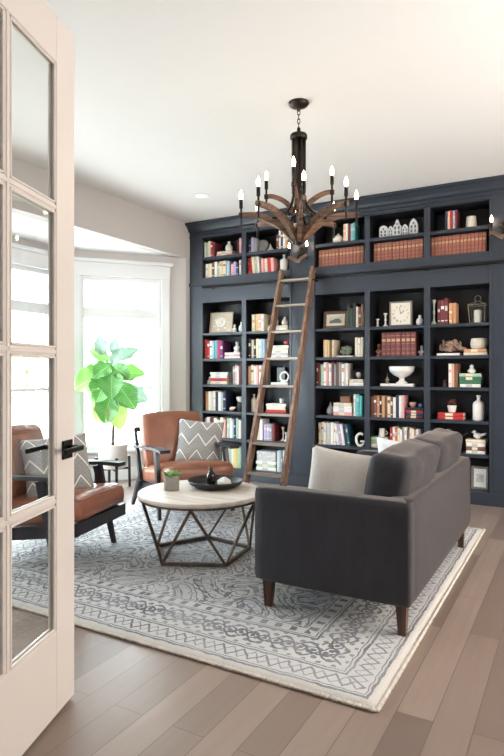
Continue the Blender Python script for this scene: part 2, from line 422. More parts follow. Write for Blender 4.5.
def wall_window(A, B, s0, s1, zsill, ztop, n, nunits=1, outward=1):
    """wall between plan points A,B with an opening s0..s1 and a cased, double window in it"""
    A, B = Vector((A[0], A[1], 0)), Vector((B[0], B[1], 0)); L = (B-A).length; ang = math.atan2(B.y-A.y, B.x-A.x)
    M = Matrix.Translation(A) @ Matrix.Rotation(ang, 4, 'Z')      # local x along the wall, room on one side
    t = .14*outward
    def yb(a, b): return (min(a, b), max(a, b))
    w = MB(); w.M = M; y0, y1 = yb(0, -t)
    w.box(-.0, s0, y0, y1, 0, BAYC); w.box(s1, L, y0, y1, 0, BAYC); w.box(s0, s1, y0, y1, 0, zsill); w.box(s0, s1, y0, y1, ztop, BAYC)
    w.build('wall_bay_%d' % n, WALL)['kind'] = 'structure'
    o = empty('window_%d' % n, A, ang, kind='structure')
    c = MB(); y0, y1 = yb(0, .022*outward)
    cw = .098
    c.box(s0-cw, s0, y0, y1, zsill-.12, ztop+.02, .003); c.box(s1, s1+cw, y0, y1, zsill-.12, ztop+.02, .003)
    c.box(s0-cw-.005, s1+cw+.005, y0, yb(0, .026*outward)[1], ztop, ztop+.15, .003) if outward > 0 else c.box(s0-cw-.005, s1+cw+.005, -.026, 0, ztop, ztop+.15, .003)
    ya, yb_ = yb(0, .06*outward); c.box(s0-cw-.035, s1+cw+.035, ya, yb_, ztop+.15, ztop+.19, .006)
    ya, yb_ = yb(0, .06*outward); c.box(s0-cw-.03, s1+cw+.03, ya, yb_, zsill-.03, zsill, .004)
    c.build('casing', TRIM, o)
    W = (s1-s0)/nunits
    for k in range(nunits):
        a, b = s0+k*W, s0+(k+1)*W
        f = MB(); ya, yb_ = yb(-.02*outward, -.09*outward)
        fr = .045; zt = 1.885
        f.box(a+.001, a+fr, ya, yb_, zsill, ztop, .003); f.box(b-fr, b-.001, ya, yb_, zsill, ztop, .003)
        f.box(a+fr-.002, b-fr+.002, ya+.004, yb_-.004, ztop-fr, ztop, .003); f.box(a+fr-.002, b-fr+.002, ya+.004, yb_-.004, zsill, zsill+.06, .003)
        f.box(a+fr-.002, b-fr+.002, ya+.004, yb_-.004, zt-.055, zt+.055, .004); f.box(a+fr, b-fr, ya+.015, yb_-.015, 1.02, 1.055, .003)
        f.build('window_frame', TRIM, o)
        for z0, z1 in ((zsill+.06, 1.02), (1.055, zt-.055), (zt+.055, ztop-fr)):
            g = MB(); ym = -.055*outward; g.box(a+fr, b-fr, ym-.002, ym+.002, z0, z1); g.build('pane', GLASS, o)
    return o
# the angled light, the middle light (pair of units) and the far angled light
wall_window(A1, B1, .30, 1.20, .35, 2.29, 1, 1, 1)
wall_window(B1, B2, .24, 1.98, .35, 2.29, 2, 2, 1)
wall_window(B2, A2, .10, 1.00, .35, 2.29, 3, 1, 1)
def baseb(A, B, nm):
    A, B = Vector((A[0], A[1], 0)), Vector((B[0], B[1], 0)); ang = math.atan2(B.y-A.y, B.x-A.x)
    w = MB(); w.M = Matrix.Translation(A) @ Matrix.Rotation(ang, 4, 'Z'); w.box(0, (B-A).length, 0, .018, 0, .15, .004)
    w.build(nm, TRIM)['kind'] = 'structure'
baseb(A1, B1, 'baseboard_bay_right'); baseb(B1, B2, 'baseboard_bay'); baseb(B2, A2, 'baseboard_bay_left')

# recessed lights in the ceiling
for k, (x, y, lb) in enumerate(((-3.27, 4.81, 'white recessed ceiling light above the left end of the bookcase'),
                                (-3.27, 2.2, 'white recessed ceiling light behind the glass door'),
                                (.1, 4.81, 'white recessed ceiling light over the right end of the bookcase'))):
    t = empty('recessed_light', (x, y, CH), 0, lb, 'ceiling light')
    MB().lathe([(.055, -.002), (.06, -.008), (.09, -.006), (.095, 0), (.055, 0)], 28).build('trim_ring', TRIM, t)
    MB().lathe([(.0, -.003), (.054, -.003), (.054, 0), (0, 0)], 24).build('diffuser', mat('led_diffuser', (255, 244, 230), .5, emit=.9), t)

# ------------------------------------------------------------------ French door
door = empty('door_1', (-1.370, .770, 0), 0, 'open cream glazed door with black lever in the left foreground', 'door', kind='structure')
dd = Vector((-.3411, .94)); door.rotation_euler = (0, 0, math.atan2(dd.y, dd.x))     # local x from hinge to free edge
DW, DT, DZ0, DZ1 = .86, .032, .012, 2.476
f = MB(); st = .135; mu = .05
f.box(0, st, -DT/2, DT/2, DZ0, DZ1, .002); f.box(DW-st, DW, -DT/2, DT/2, DZ0, DZ1, .002)
f.box(st, DW-st, -DT/2, DT/2, DZ0, .31, .002); f.box(st, DW-st, -DT/2, DT/2, 2.31, DZ1, .002)
f.build('door_frame', DOORP, door)
px0, px1, pxm = st, DW-st, DW/2
rows = [.31, .765, 1.29, 1.80, 2.31]
def mold_ring(m, x0, x1, z0, z1, side, w=.008, d=.010):
    y = side*DT/2
    ya, yb_ = sorted((y-side*.012, y-side*.003))
    m.box(x0, x1, ya, yb_, z0, z0+w, .002); m.box(x0, x1, ya, yb_, z1-w, z1, .002)
    m.box(x0, x0+w, ya, yb_, z0, z1, .002); m.box(x1-w, x1, ya, yb_, z0, z1, .002)
m = MB()
m.box(pxm-.016, pxm+.016, -.011, .011, .31, 2.31, .003)
for z in rows[1:-1]: m.box(px0, px1, -.011, .011, z-.014, z+.014, .003)
m.box(pxm-.008, pxm+.008, -.015, .015, .31, 2.31, .002)
for z in rows[1:-1]: m.box(px0, px1, -.015, .015, z-.007, z+.007, .002)
m.build('muntins', DOORP, door)
m = MB()
for i in range(2):
    a, b = ((px0, pxm-.016), (pxm+.016, px1))[i]
    for j in range(4):
        z0 = rows[j]+(0 if j == 0 else .014); z1 = rows[j+1]-(0 if j == 3 else .014)
        for sd in (-1, 1): mold_ring(m, a, b, z0, z1, sd)
m.build('glazing_bead', DOORP, door)
for i in range(2):
    a, b = ((px0, pxm-.016), (pxm+.016, px1))[i]
    for j in range(4):
        g = MB(); g.box(a+.004, b-.004, -.002, .002, rows[j]+.016, rows[j+1]-.016); g.build('pane', glass_mat('door_pane_glass', (.97, .975, .97), 1.1), door)
for sd in (-1, 1):
    y = sd*DT/2
    h = empty('door_handle', (0, 0, 0)); h.parent = door; h.rotation_euler = (0, 0, 0)
    ya, yb_ = sorted((y, y+sd*.009))
    MB().box(DW-.100, DW-.030, ya, yb_, .905, .972, .002).build('rosette', BLACK, h)
    l = MB(); l.smooth = True; l.sweep([(DW-.062, y, .945), (DW-.062, y+sd*.058, .945)], .010, 12); l.smooth = False
    ya, yb_ = sorted((y+sd*.048, y+sd*.062)); l.box(DW-.185, DW-.048, ya, yb_, .936, .954, .003)
    l.build('lever', BLACK, h)
k = MB(); k.box(DW-.001, DW+.0015, -.012, .012, .87, 1.01); k.build('latch_plate', BLACK, door)

# ------------------------------------------------------------------ built-in bookcase
BAYS = [(-3.846, -3.313), (-3.257, -2.716), (-2.419, -1.879), (-1.827, -1.289), (-1.232, -.706)]
EXT = [(-.41, .13), (.182, .72), (.777, 1.303)]
SHELF = [1.675, 1.375, 1.076, .767, .458]; ST = .03
bk = empty('built_in_bookcase', (0, 0, 0), 0, 'dark navy built-in bookcase filling the whole back wall', 'bookcase')
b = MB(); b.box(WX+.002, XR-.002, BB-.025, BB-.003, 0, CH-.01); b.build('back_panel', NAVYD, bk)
# face: stiles (full height), rails
b = MB()
edges = [(WX+.004, -3.846), (-3.313, -3.257), (-1.879, -1.827), (-1.289, -1.232), (.13, .182), (.72, .777), (1.303, XR-.004)]
for x0, x1 in edges: b.box(x0, x1, BF, BF+.022, .12, 2.79)
b.box(WX+.004, XR-.004, BF+.0005, BF+.022, 2.03, 2.322); b.box(WX+.004, XR-.004, BF+.0005, BF+.022, 2.79, 2.90)
b.build('face_frame', NAVY, bk)
for x0, x1 in ((-2.716, -2.419), (-.706, -.41)):
    p = MB(); p.box(x0+.004, x1-.004, BF-.006, BF+.28, .12, 2.88, .002)
    p.box(x0+.004, x0+.03, BF-.014, BF-.006, .12, 2.80, .002); p.box(x1-.03, x1-.004, BF-.014, BF-.006, .12, 2.80, .002)
    p.build('pilaster', NAVY, bk)
for x0, x1 in BAYS+EXT:
    for a, bb_ in ((x0-.024, x0), (x1, x1+.024)):
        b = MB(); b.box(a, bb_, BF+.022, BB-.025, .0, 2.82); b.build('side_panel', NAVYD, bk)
    for z in SHELF:
        b = MB(); b.box(x0, x1, BF+.006, BB-.026, z-ST, z, .002); b.build('shelf', NAVY, bk)
    b = MB(); b.box(x0, x1, BF+.006, BB-.026, 2.564-.034, 2.564, .002); b.build('shelf', NAVY, bk)
    for z in (.12, 2.322):
        b = MB(); b.box(x0, x1, BF+.022, BB-.026, z-.03, z); b.build('shelf', NAVY, bk)
    for z in (2.03, 2.79):
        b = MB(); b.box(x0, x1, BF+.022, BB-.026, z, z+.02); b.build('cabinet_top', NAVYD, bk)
    # slim applied moulding round each opening group
b = MB(); b.box(WX+.004, XR-.004, BF-.012, BF+.02, 0, .12, .004); b.build('plinth', NAVY, bk)
# belt rail moulding
b = MB(); b.prism([(0, 0)]*0 or [(WX+.004, 2.232), (XR-.004, 2.232), (XR-.004, 2.262), (WX+.004, 2.262)], BF-.022, BF)
b.build('belt_moulding', NAVY, bk)
# crown, profile in (y,z) swept along x
prof = [(BF+.02, 2.80), (BF-.012, 2.80), (BF-.012, 2.822), (BF-.004, 2.83), (BF-.004, 2.862), (BF-.03, 2.872), (BF-.042, 2.90), (BF-.075, 2.935), (BF-.10, 2.945), (BF-.10, CH-.004), (BF+.02, CH-.004)]
b = MB(); a_ = [b.bm.verts.new((WX+.004, y, z)) for y, z in prof]; c_ = [b.bm.verts.new((XR-.004, y, z)) for y, z in prof]
n_ = len(prof)
for i in range(n_): b.bm.faces.new((a_[i], a_[(i+1) % n_], c_[(i+1) % n_], c_[i]))
b.bm.faces.new(a_); b.bm.faces.new(c_[::-1]); b.build('crown_moulding', NAVY, bk)
# ladder rail on brackets
b = MB(); b.smooth = True; b.sweep([(-3.80, BF-.065, 2.20), (1.40, BF-.065, 2.20)], .0115, 12); b.smooth = False
for x in (-3.70, -2.95, -2.10, -1.26, -.35, .5, 1.3):
    b.box(x-.007, x+.007, BF-.066, BF, 2.194, 2.206); b.box(x-.012, x+.012, BF-.004, BF+.001, 2.182, 2.218)
b.build('ladder_rail', BLACK, bk)

# ------------------------------------------------------------------ rolling ladder
lad = empty('library_ladder', (-2.575, 4.80, 0), 0, 'brown wooden rolling library ladder leaning against the bookcase', 'ladder')
top, foot = Vector((0, .775, 2.25)), Vector((0, 0, .03))
ld = (top-foot).normalized(); perp = Vector((0, ld.z, -ld.y))
def rail(sx_top, sx_bot):
    m = MB(); p = Vector((sx_bot, 0, .035)); q = Vector((sx_top, .775, 2.25)); q2 = q+(q-p).normalized()*.05
    m.bar(p, q2, .030, .088, up=perp); return m
for s_ in (-1, 1): rail(s_*.178, s_*.20).build('side_rail', LADW, lad)
for k in range(8):
    z = .25+k*.276; t = (z-.035)/(2.25-.035); y = .775*t; hw = .20-.022*t
    m = MB(); m.box(-hw+.014, hw-.014, y-.040, y+.040, z-.012, z+.012, .003); m.build('rung', RUNGW, lad)
for s_ in (-1, 1):
    m = MB(); x = s_*.178
    m.box(x-.020, x+.020, .73, .86, 2.165, 2.18); m.box(x-.012, x+.012, .80, .835, 2.165, 2.245)
    m.smooth = True
    m.M = Matrix.Translation((x, .825, 2.232)) @ Matrix.Rotation(R(90), 4, 'Y'); m.lathe([(.0, -.016), (.024, -.016), (.020, 0), (.024, .016), (0, .016)], 16)
    m.build('top_roller', BLACK, lad)
    m = MB(); m.smooth = True; x = s_*.20
    m.M = Matrix.Translation((x+s_*.03, 0, .040)) @ Matrix.Rotation(R(90), 4, 'Y'); m.lathe([(0, -.012), (.038, -.012), (.040, 0), (.038, .012), (0, .012)], 20)
    m.M = Matrix.Identity(4); m.smooth = False; m.box(min(x+s_*.012, x+s_*.02), max(x+s_*.012, x+s_*.02), -.018, .03, .03, .12)
    m.build('floor_wheel', BLACK, lad)

# ------------------------------------------------------------------ shelf contents
def sx(p, Y=5.74):
    """photo column on the bookcase front -> metres along the wall"""
    u = (p-252)/583; a = R(29.2)
    return Y*(-math.sin(a)+u*math.cos(a))/(math.cos(a)+u*math.sin(a))
COL = {'white': (232, 228, 222), 'cream': (222, 208, 182), 'brown': (118, 82, 62), 'rust': (142, 84, 70), 'red': (178, 44, 46), 'dark red': (108, 40, 44),
       'pink': (222, 160, 160), 'peach': (222, 170, 138), 'grey': (140, 140, 142), 'navy': (42, 54, 84), 'black': (34, 34, 38), 'pale blue': (160, 192, 212),
       'pale green': (170, 196, 170), 'green': (60, 110, 82), 'dark green': (48, 62, 50), 'turquoise': (88, 184, 186), 'yellow': (222, 196, 110), 'purple': (110, 52, 110),
       'magenta': (184, 44, 104), 'lilac': (176, 160, 196), 'tan': (196, 146, 106), 'teal': (40, 92, 104), 'maroon': (112, 58, 58), 'orange': (204, 110, 60), 'light grey': (190, 190, 190)}
def bmat(c): return mat('cloth_cover_'+c.replace(' ', '_'), COL[c], .6, var=.1, scale=30)
GOLD = mat('gilt_lettering', (186, 148, 112), .5, metal=.1)
ORD = ['first', 'second', 'third', 'fourth', 'fifth', 'sixth', 'seventh', 'eighth', 'ninth', 'tenth', 'eleventh', 'twelfth', 'thirteenth', 'fourteenth', 'fifteenth', 'sixteenth']
BAYN = ['leftmost bay', 'bay behind the ladder', 'bay right of the ladder', 'middle bay of right section', 'far right bay']
ROWN = {'U1': 'top shelf', 'U2': 'second shelf down', 'R1': 'third shelf down', 'R2': 'fourth shelf down', 'R3': 'fifth shelf down', 'R4': 'sixth shelf down', 'R5': 'seventh shelf down', 'R6': 'bottom shelf'}
ROWZ = {'U1': 2.564, 'U2': 2.322, 'R1': 1.675, 'R2': 1.375, 'R3': 1.076, 'R4': .767, 'R5': .458, 'R6': .12}
def book_mesh(t, h, d, col, band):
    """upright book, spine to -y, standing on z=0, centred in x"""
    m = MB(); c = min(.0028, t*.15)
    m.mi = 0; m.box(-t/2, -t/2+c, 0, d, 0, h); m.box(t/2-c, t/2, 0, d, 0, h)
    # rounded spine
    poly = [(-t/2, .002), (-t*.36, -.003), (0, -.005), (t*.36, -.003), (t/2, .002), (t/2, .005), (-t/2, .005)]
    m.prism_z(poly, 0, h)
    m.mi = 1; m.box(-t/2+c, t/2-c, .005, d-.004, .004, h-.004)
    if band:
        m.mi = 2
        for z0, z1 in band:
            m.prism_z([(-t*.38, -.0036), (0, -.0058), (t*.38, -.0036), (t*.3, .001), (-t*.3, .001)], h*z0, h*z1)
    return m
def finish_book(o, c, bandc): return o
book_no = {}
def upright(bay, row, x0, x1, h, cols, group=None, lean=0, kind='book', band=True, label=None, hv=.25, depth=None):
    """a run of books filling x0..x1 (photo columns)"""
    X0, X1 = sx(x0), sx(x1); n = len(cols)
    wts = [random.uniform(.8, 1.25) if kind != 'volume' else 1 for _ in cols]; S = sum(wts); x = X0
    z = ROWZ[row]
    for i, c in enumerate(cols):
        t = (X1-X0)*wts[i]/S-.0012
        hh = h*(1-random.random()*hv) if kind != 'volume' else h
        d = depth or random.uniform(.15, .19)
        bd = None
        if kind == 'volume': bd = [(.12, .135), (.30, .31), (.52, .53), (.62, .74), (.86, .875)]
        elif band and random.random() < .5:
            q = random.uniform(.5, .7); bd = [(q, q+random.uniform(.08, .2)), (.12, .16)]
        bc = GOLD if kind == 'volume' else bmat(random.choice(['white', 'cream', 'light grey']) if c not in ('white', 'cream', 'light grey') else random.choice(['light grey', 'tan', 'brown', 'pale blue', 'pink']))
        m = book_mesh(t, hh, d, c, bd)
        key = (bay, row); book_no[key] = book_no.get(key, 0)+1
        k = book_no[key]
        tl = R(lean)
        o = m.build('book', [bmat(c), PAGES, bc])
        o.location = (x+t/2+(hh*math.sin(abs(tl))/2 if 0 else 0), BF+.045+random.uniform(0, .012), z+.0008+(t/2*math.sin(abs(tl))))
        o.rotation_euler = (0, tl, 0)
        adj = 'leather-bound volume' if kind == 'volume' else 'upright book'
        tag(o, '%s %s, %s from left, %s, %s' % (c, adj, ORD[k-1], ROWN[row], BAYN[bay]), 'book', group or 'books on the %s of the %s' % (ROWN[row], BAYN[bay]))
        x += (X1-X0)*wts[i]/S
POS = {1: ['only'], 2: ['lower', 'upper'], 3: ['bottom', 'middle', 'top'], 4: ['bottom', 'second', 'third', 'top'], 5: ['bottom', 'second', 'third', 'fourth', 'top']}
def stack(bay, row, x0, x1, cols, th=.026, what=''):
    """flat books on top of each other; returns height reached"""
    X0, X1 = sx(x0), sx(x1); z = ROWZ[row]+.001; n = len(cols); side = what
    for i, c in enumerate(cols):
        L = (X1-X0)*random.uniform(.9, 1); t = th*random.uniform(.85, 1.1); d = .15
        m = book_mesh(t, L, d, c, [(.3, .6)] if random.random() < .7 else None)
        o = m.build('book', [bmat(c), PAGES, bmat('light grey' if c in ('white', 'cream') else 'cream')])
        o.rotation_euler = (0, R(90), 0); o.location = ((X0+X1)/2-L/2, BF+.045+random.uniform(0, .01), z+t/2)
        if n == 1: lb = '%s book lying flat%s, %s, %s' % (c, side, ROWN[row], BAYN[bay])
        else: lb = '%s flat book, %s of stack%s, %s, %s' % (c, POS[n][i], side, ROWN[row], BAYN[bay])
        tag(o, lb, 'book', 'flat books on the %s of the %s' % (ROWN[row], BAYN[bay])); z += t+.0005
    return z
def put(m, name, mats, bay, row, p, z=None, label='', cat='', y=.12, smooth=True, rz=0):
    o = m.build(name, mats); o.location = (sx(p), BF+y, (z if z is not None else ROWZ[row])+.0005); o.rotation_euler = (0, 0, rz)
    return tag(o, label, cat)
def lath(prof, n=20):
    m = MB(); m.smooth = True; m.lathe(prof, n); return m
def vase(w, h, kind='urn'):
    P = {'urn': [(.28, 0), (.42, .12), (.5, .35), (.42, .58), (.2, .76), (.16, .86), (.22, .97), (.2, 1), (.14, .97)],
         'bottle': [(.45, 0), (.5, .03), (.5, .62), (.42, .72), (.16, .80), (.14, .92), (.2, .93), (.2, 1), (.12, 1)],
         'tear': [(.3, 0), (.5, .18), (.48, .36), (.28, .6), (.1, .82), (.05, 1)],
         'cup': [(.5, 0), (.48, .1), (.42, .9), (.40, 1), (.36, .98), (.36, .8)],
         'pot': [(.36, 0), (.42, .3), (.5, .95), (.5, 1), (.44, .98), (.42, .8)],
         'bowl': [(.25, 0), (.28, .05), (.44, .4), (.5, .8), (.46, 1), (.42, .98), (.38, .5)],
         'jar': [(.3, 0), (.5, .2), (.5, .5), (.3, .68), (.32, .72), (.18, .82), (.06, .86), (.1, .94), (.02, 1)],
         'stick': [(.5, 0), (.5, .06), (.2, .16), (.14, .4), (.26, .5), (.14, .62), (.2, .84), (.36, .92), (.36, 1), (.1, 1)],
         'gourd': [(.3, 0), (.5, .16), (.5, .34), (.24, .56), (.2, .64), (.28, .76), (.14, .92), (.04, 1)]}[kind]
    return lath([(r*w, z*h) for r, z in P])
def figurine(h, w):
    m = MB(); m.smooth = True
    m.lathe([(w*.5, 0), (w*.5, h*.1), (w*.36, h*.16), (w*.42, h*.3), (w*.3, h*.55), (w*.14, h*.68)], 14); m.ball((0, 0, h*.82), h*.17, (.9, .9, 1.1)); m.ball((w*.3, -.01, h*.42), h*.12); m.ball((-w*.3, -.01, h*.4), h*.12)
    return m
def picture(name, bay, row, p0, p1, h, framec, artfn, label, cat='picture frame', bw=.022, tilt=8, yy=.10):
    X0, X1 = sx(p0), sx(p1); w = X1-X0
    t = empty(name, ((X0+X1)/2, BF+yy, ROWZ[row]+.002), 0, label, cat); t.rotation_euler = (R(-tilt), 0, 0)
    f = MB()
    f.box(-w/2, w/2, 0, .018, 0, bw, .003); f.box(-w/2, w/2, 0, .018, h-bw, h, .003); f.box(-w/2, -w/2+bw, 0, .018, bw, h-bw, .003); f.box(w/2-bw, w/2, 0, .018, bw, h-bw, .003)
    f.box(-w/2+.004, w/2-.004, .014, .019, .004, h-.004)
    f.build('frame', framec, t); artfn(t, w, h, bw); return t

# --- leftmost bay
B = 0
upright(B, 'U1', 204, 215, .20, ['white', 'pale green', 'cream', 'red', 'dark red'])
z = stack(B, 'U1', 216.5, 232.5, ['pink', 'cream'], .03)
put(vase(.09, .12, 'urn'), 'vase', WHITEC, B, 'U1', 226, z, 'small white jug on two flat books, top shelf, leftmost bay', 'vase')
upright(B, 'U1', 237, 241.3, .19, ['dark red', 'pink'])
upright(B, 'U2', 203.5, 229.5, .19, ['brown', 'white', 'cream', 'brown', 'white', 'pale green', 'cream', 'cream', 'pale blue'], hv=.15)
upright(B, 'U2', 231, 241.2, .18, ['pink', 'lilac', 'navy', 'white'])
def relief(t, w, h, bw):
    m = MB(); m.box(-w/2+bw, w/2-bw, .008, .014, bw, h-bw); m.build('backing', mat('aged_plaster', (206, 190, 172), .8, var=.12, scale=12), t)
    m = MB(); m.smooth = True
    for k in range(9):
        a = k*2*PI/9; m.ball((math.cos(a)*w*.16, .006, h*.52+math.sin(a)*h*.16), w*.10, (1, .25, .7))
    for k in range(6):
        a = k*2*PI/6+.3; m.ball((math.cos(a)*w*.28-.01, .008, h*.45+math.sin(a)*h*.28), w*.07, (1, .2, .6))
    m.ball((0, .002, h*.52), w*.07, (1, .4, 1)); m.build('carved_flower', mat('white_plaster', (232, 226, 216), .8), t)
picture('relief_panel', 0, 'R1', 206.5, 229.5, .25, mat('pale_driftwood', (184, 168, 150), .8, var=.15), relief, 'square white carved flower relief leaning in the leftmost bay', 'wall art', .016)
put(figurine(.10, .06), 'flower_ornament', WHITEC, B, 'R1', 231.5, None, 'small white ornament right of the carved flower relief', 'ornament')
m = vase(.07, .12, 'urn'); m.sweep(arc([(.03, 0, .03), (.055, 0, .06), (.03, 0, .1)], 6), .005, 6)
put(m, 'jug', WHITEC, B, 'R1', 238.5, None, 'little white jug at right end, third shelf down, leftmost bay', 'jug')
upright(B, 'R2', 204, 223, .235, ['red', 'red', 'white', 'pale blue', 'turquoise', 'magenta', 'purple'], hv=.12)
z = stack(B, 'R2', 224.5, 240.5, ['white', 'pink', 'white'], .022)
put(figurine(.13, .08), 'figurine', WHITEC, B, 'R2', 234, z, 'white seated figurine on a stack of pink and white books', 'figurine')
put(figurine(.09, .07), 'shell_ornament', WHITEC, B, 'R3', 206.5, None, 'white lumpy ornament at left end, fifth shelf down, leftmost bay', 'ornament')
stack(B, 'R3', 210, 227.5, ['cream', 'red', 'white', 'white'], .034)
upright(B, 'R3', 232.5, 241.2, .23, ['grey', 'pink', 'white', 'maroon'], hv=.1)
upright(B, 'R4', 204, 226, .235, ['brown', 'tan', 'white', 'cream', 'white', 'navy', 'white', 'light grey', 'navy'], hv=.1)
put(vase(.11, .10, 'cup'), 'wooden_stand', mat('dark_wood_block', (50, 42, 40), .5), B, 'R4', 236, None, 'dark round stand under a white bowl in the leftmost bay', 'stand', y=.16)
put(vase(.11, .065, 'bowl'), 'bowl', WHITEC, B, 'R4', 236, ROWZ['R4']+.101, 'white bowl on dark stand, sixth shelf down, leftmost bay', 'bowl', y=.16)
m = MB(); m.smooth = True
for k in range(7): m.ball((-.03+k*.011, -.004*k, .028+.003*k), .026-.0032*k, (1, 1, 1))
put(m, 'seashell', mat('pink_shell', (226, 190, 176), .5), B, 'R4', 233, None, 'pale pink seashell before the dark stand in the leftmost bay', 'seashell', y=.07)
upright(B, 'R5', 204, 226, .235, ['pink', 'white', 'dark red', 'white', 'cream', 'white', 'pink'], hv=.15)
upright(B, 'R5', 226.5, 241.2, .235, ['pale green', 'white', 'pale blue', 'navy', 'pale green', 'white'], hv=.1)
upright(B, 'R6', 204, 241.2, .26, ['brown', 'black', 'grey', 'black', 'dark green', 'black', 'pale green', 'cream', 'pale green', 'white', 'yellow', 'pale green'], hv=.12)
# --- bay behind the ladder
B = 1
upright(B, 'U1', 248.5, 256.5, .20, ['navy', 'lilac', 'grey'])
m = MB(); m.M = Matrix.Translation((0, 0, .075)) @ Matrix.Rotation(R(75), 4, 'X'); m.smooth = True
m.lathe([(0, -.008), (.05, -.01), (.075, .004), (.072, .008), (.05, -.002), (0, -.001)], 26)
put(m, 'decorative_plate', mat('striped_slate_plate', (120, 116, 112), .5, var=.5, scale=14, stretch=(1, 1, 7)), B, 'U1', 260.5, None, 'grey striped plate propped on the top shelf behind the chandelier', 'plate', y=.1)
m = MB(); m.lathe([(.055, 0), (.055, .012), (.02, .05), (.0, .10)], 4)
put(m, 'pyramid_ornament', WHITEC, B, 'U1', 267.5, None, 'small white pyramid ornament on the top shelf behind the chandelier', 'ornament')
upright(B, 'U1', 276.5, 288, .21, ['maroon', 'white', 'navy', 'white', 'tan'])
upright(B, 'U2', 247.5, 260, .195, ['red', 'red', 'cream', 'pale green', 'white'], lean=-6, hv=.1)
upright(B, 'U2', 262, 274, .175, ['pink', 'cream', 'red', 'pink'], lean=-4, hv=.1)
put(vase(.095, .195, 'bottle'), 'vase', WHITEC, B, 'U2', 281.5, None, 'tall white vase above the ladder top', 'vase')
upright(B, 'R1', 252, 264.5, .195, ['cream', 'yellow', 'pink', 'cream'], hv=.03)
z = stack(B, 'R1', 267, 288.5, ['white', 'cream'], .03)
put(vase(.07, .13, 'jar'), 'lidded_jar', WHITEC, B, 'R1', 272.5, z, 'white lidded jar on flat books, left of pair, behind ladder top', 'jar')
put(vase(.08, .10, 'urn'), 'vase', BEIGEC, B, 'R1', 282.5, z, 'round beige vase on flat books behind upper ladder', 'vase')
upright(B, 'R2', 248.5, 265, .23, ['black', 'cream', 'dark green', 'cream', 'white', 'pale blue', 'pale blue'], hv=.1)
z = stack(B, 'R2', 270, 289, ['white', 'light grey', 'white', 'cream', 'white'], .029)
m = MB(); m.smooth = True; m.ball((0, 0, .03), .03, (1.2, 1, 1)); m.ball((.02, 0, .055), .014)
put(m, 'apple_ornament', mat('dusty_red_glaze', (176, 84, 88), .4), B, 'R2', 284, z, 'small dusty red ornament on a stack of white books', 'ornament')
upright(B, 'R3', 247.5, 264.5, .225, ['peach', 'cream', 'white', 'pink', 'white', 'grey'], hv=.15)
z = stack(B, 'R3', 270, 289, ['white'], .03)
def ring(r1, r2, h=0):
    m = MB(); m.smooth = True; pts = [(r1*math.cos(a), 0, r1+r2+r1*math.sin(a)*1.0) for a in [k*2*PI/24 for k in range(25)]]
    m.sweep(pts, r2, 8, cap=False, up=(0, 1, 0)); return m
m = ring(.05, .012); m.box(-.04, .04, -.025, .025, 0, .012)
put(m, 'ring_sculpture', WHITEC, B, 'R3', 283.5, z, 'white ring sculpture on a flat white book behind the ladder', 'sculpture', y=.08)
m = MB(); m.box(-.055, .055, 0, .05, 0, .17, .006)
put(m, 'black_box', mat('black_lacquer', (22, 22, 26), .3), B, 'R3', 276.5, z, 'black upright box behind the white ring sculpture', 'box', y=.16)
put(vase(.07, .2, 'bottle'), 'bottle', BEIGEC, B, 'R4', 251, None, 'tall beige stoneware bottle at left end, sixth shelf down, behind ladder', 'bottle')
put(vase(.08, .22, 'bottle'), 'bottle', WHITEC, B, 'R4', 257, None, 'tall white bottle beside the beige one, behind the ladder', 'bottle')
z = stack(B, 'R4', 266, 286.5, ['red', 'cream', 'white'], .032)
put(vase(.055, .055, 'pot'), 'small_pot', WHITEC, B, 'R4', 279, z, 'small white pot on a three-book stack behind the ladder', 'pot')
upright(B, 'R5', 256, 262.5, .24, ['cream', 'white'], hv=.05); upright(B, 'R5', 264, 275, .20, ['lilac', 'lilac', 'grey', 'dark red'], hv=.1)
put(vase(.055, .15, 'stick'), 'candlestick', BEIGEC, B, 'R5', 280.5, None, 'beige turned candlestick, taller, low behind the ladder', 'candlestick')
put(vase(.05, .10, 'stick'), 'candlestick', WHITEC, B, 'R5', 285, None, 'short white candlestick low behind the right ladder rail', 'candlestick', y=.08)
z = stack(B, 'R6', 256, 276, ['white', 'pale green', 'white'], .035)
m = MB(); m.box(-.115, .115, 0, .14, 0, .075, .003); m.mi = 1; m.box(-.117, .117, -.002, .142, .075, .11, .003)
mb_ = mat('quatrefoil_box_paper', (196, 196, 196), .7, var=.55, scale=45)
put(m, 'storage_box', [mb_, mb_], B, 'R6', 266, z, 'grey and white patterned box on stacked books behind the ladder', 'box', y=.05)
upright(B, 'R6', 277, 287, .25, ['white', 'pale blue', 'grey', 'white', 'peach'], hv=.1)
# --- bay right of the ladder
B = 2
put(vase(.12, .115, 'jar'), 'lidded_jar', WHITEC, B, 'U1', 336, None, 'round white lidded jar, top shelf, bay right of the ladder', 'jar')
upright(B, 'U1', 343.5, 355, .19, ['peach', 'white', 'dark red', 'pale blue', 'turquoise'], hv=.06)
upright(B, 'U2', 318.5, 364, .185, ['rust']*13, kind='volume', group='rust leather volumes in the bay right of the ladder')
def painting(t, w, h, bw):
    m = MB(); m.box(-w/2+bw, w/2-bw, .009, .014, bw, h-bw); m.build('mat_board', mat('cream_mat_board', (226, 216, 196), .9), t)
    m = MB(); m.mi = 0; m.box(-w*.26, w*.26, .006, .010, h*.30, h*.70)
    m.mi = 1; m.box(-w*.24, w*.24, .005, .007, h*.32, h*.46); m.smooth = True
    m.ball((w*.05, .006, h*.50), w*.10, (1.4, .12, .5)); m.ball((-w*.10, .006, h*.46), w*.06, (1.5, .12, .5))
    m.build('landscape_print', [mat('pale_print', (204, 200, 190), .8), mat('print_grey', (110, 108, 104), .8)], t)
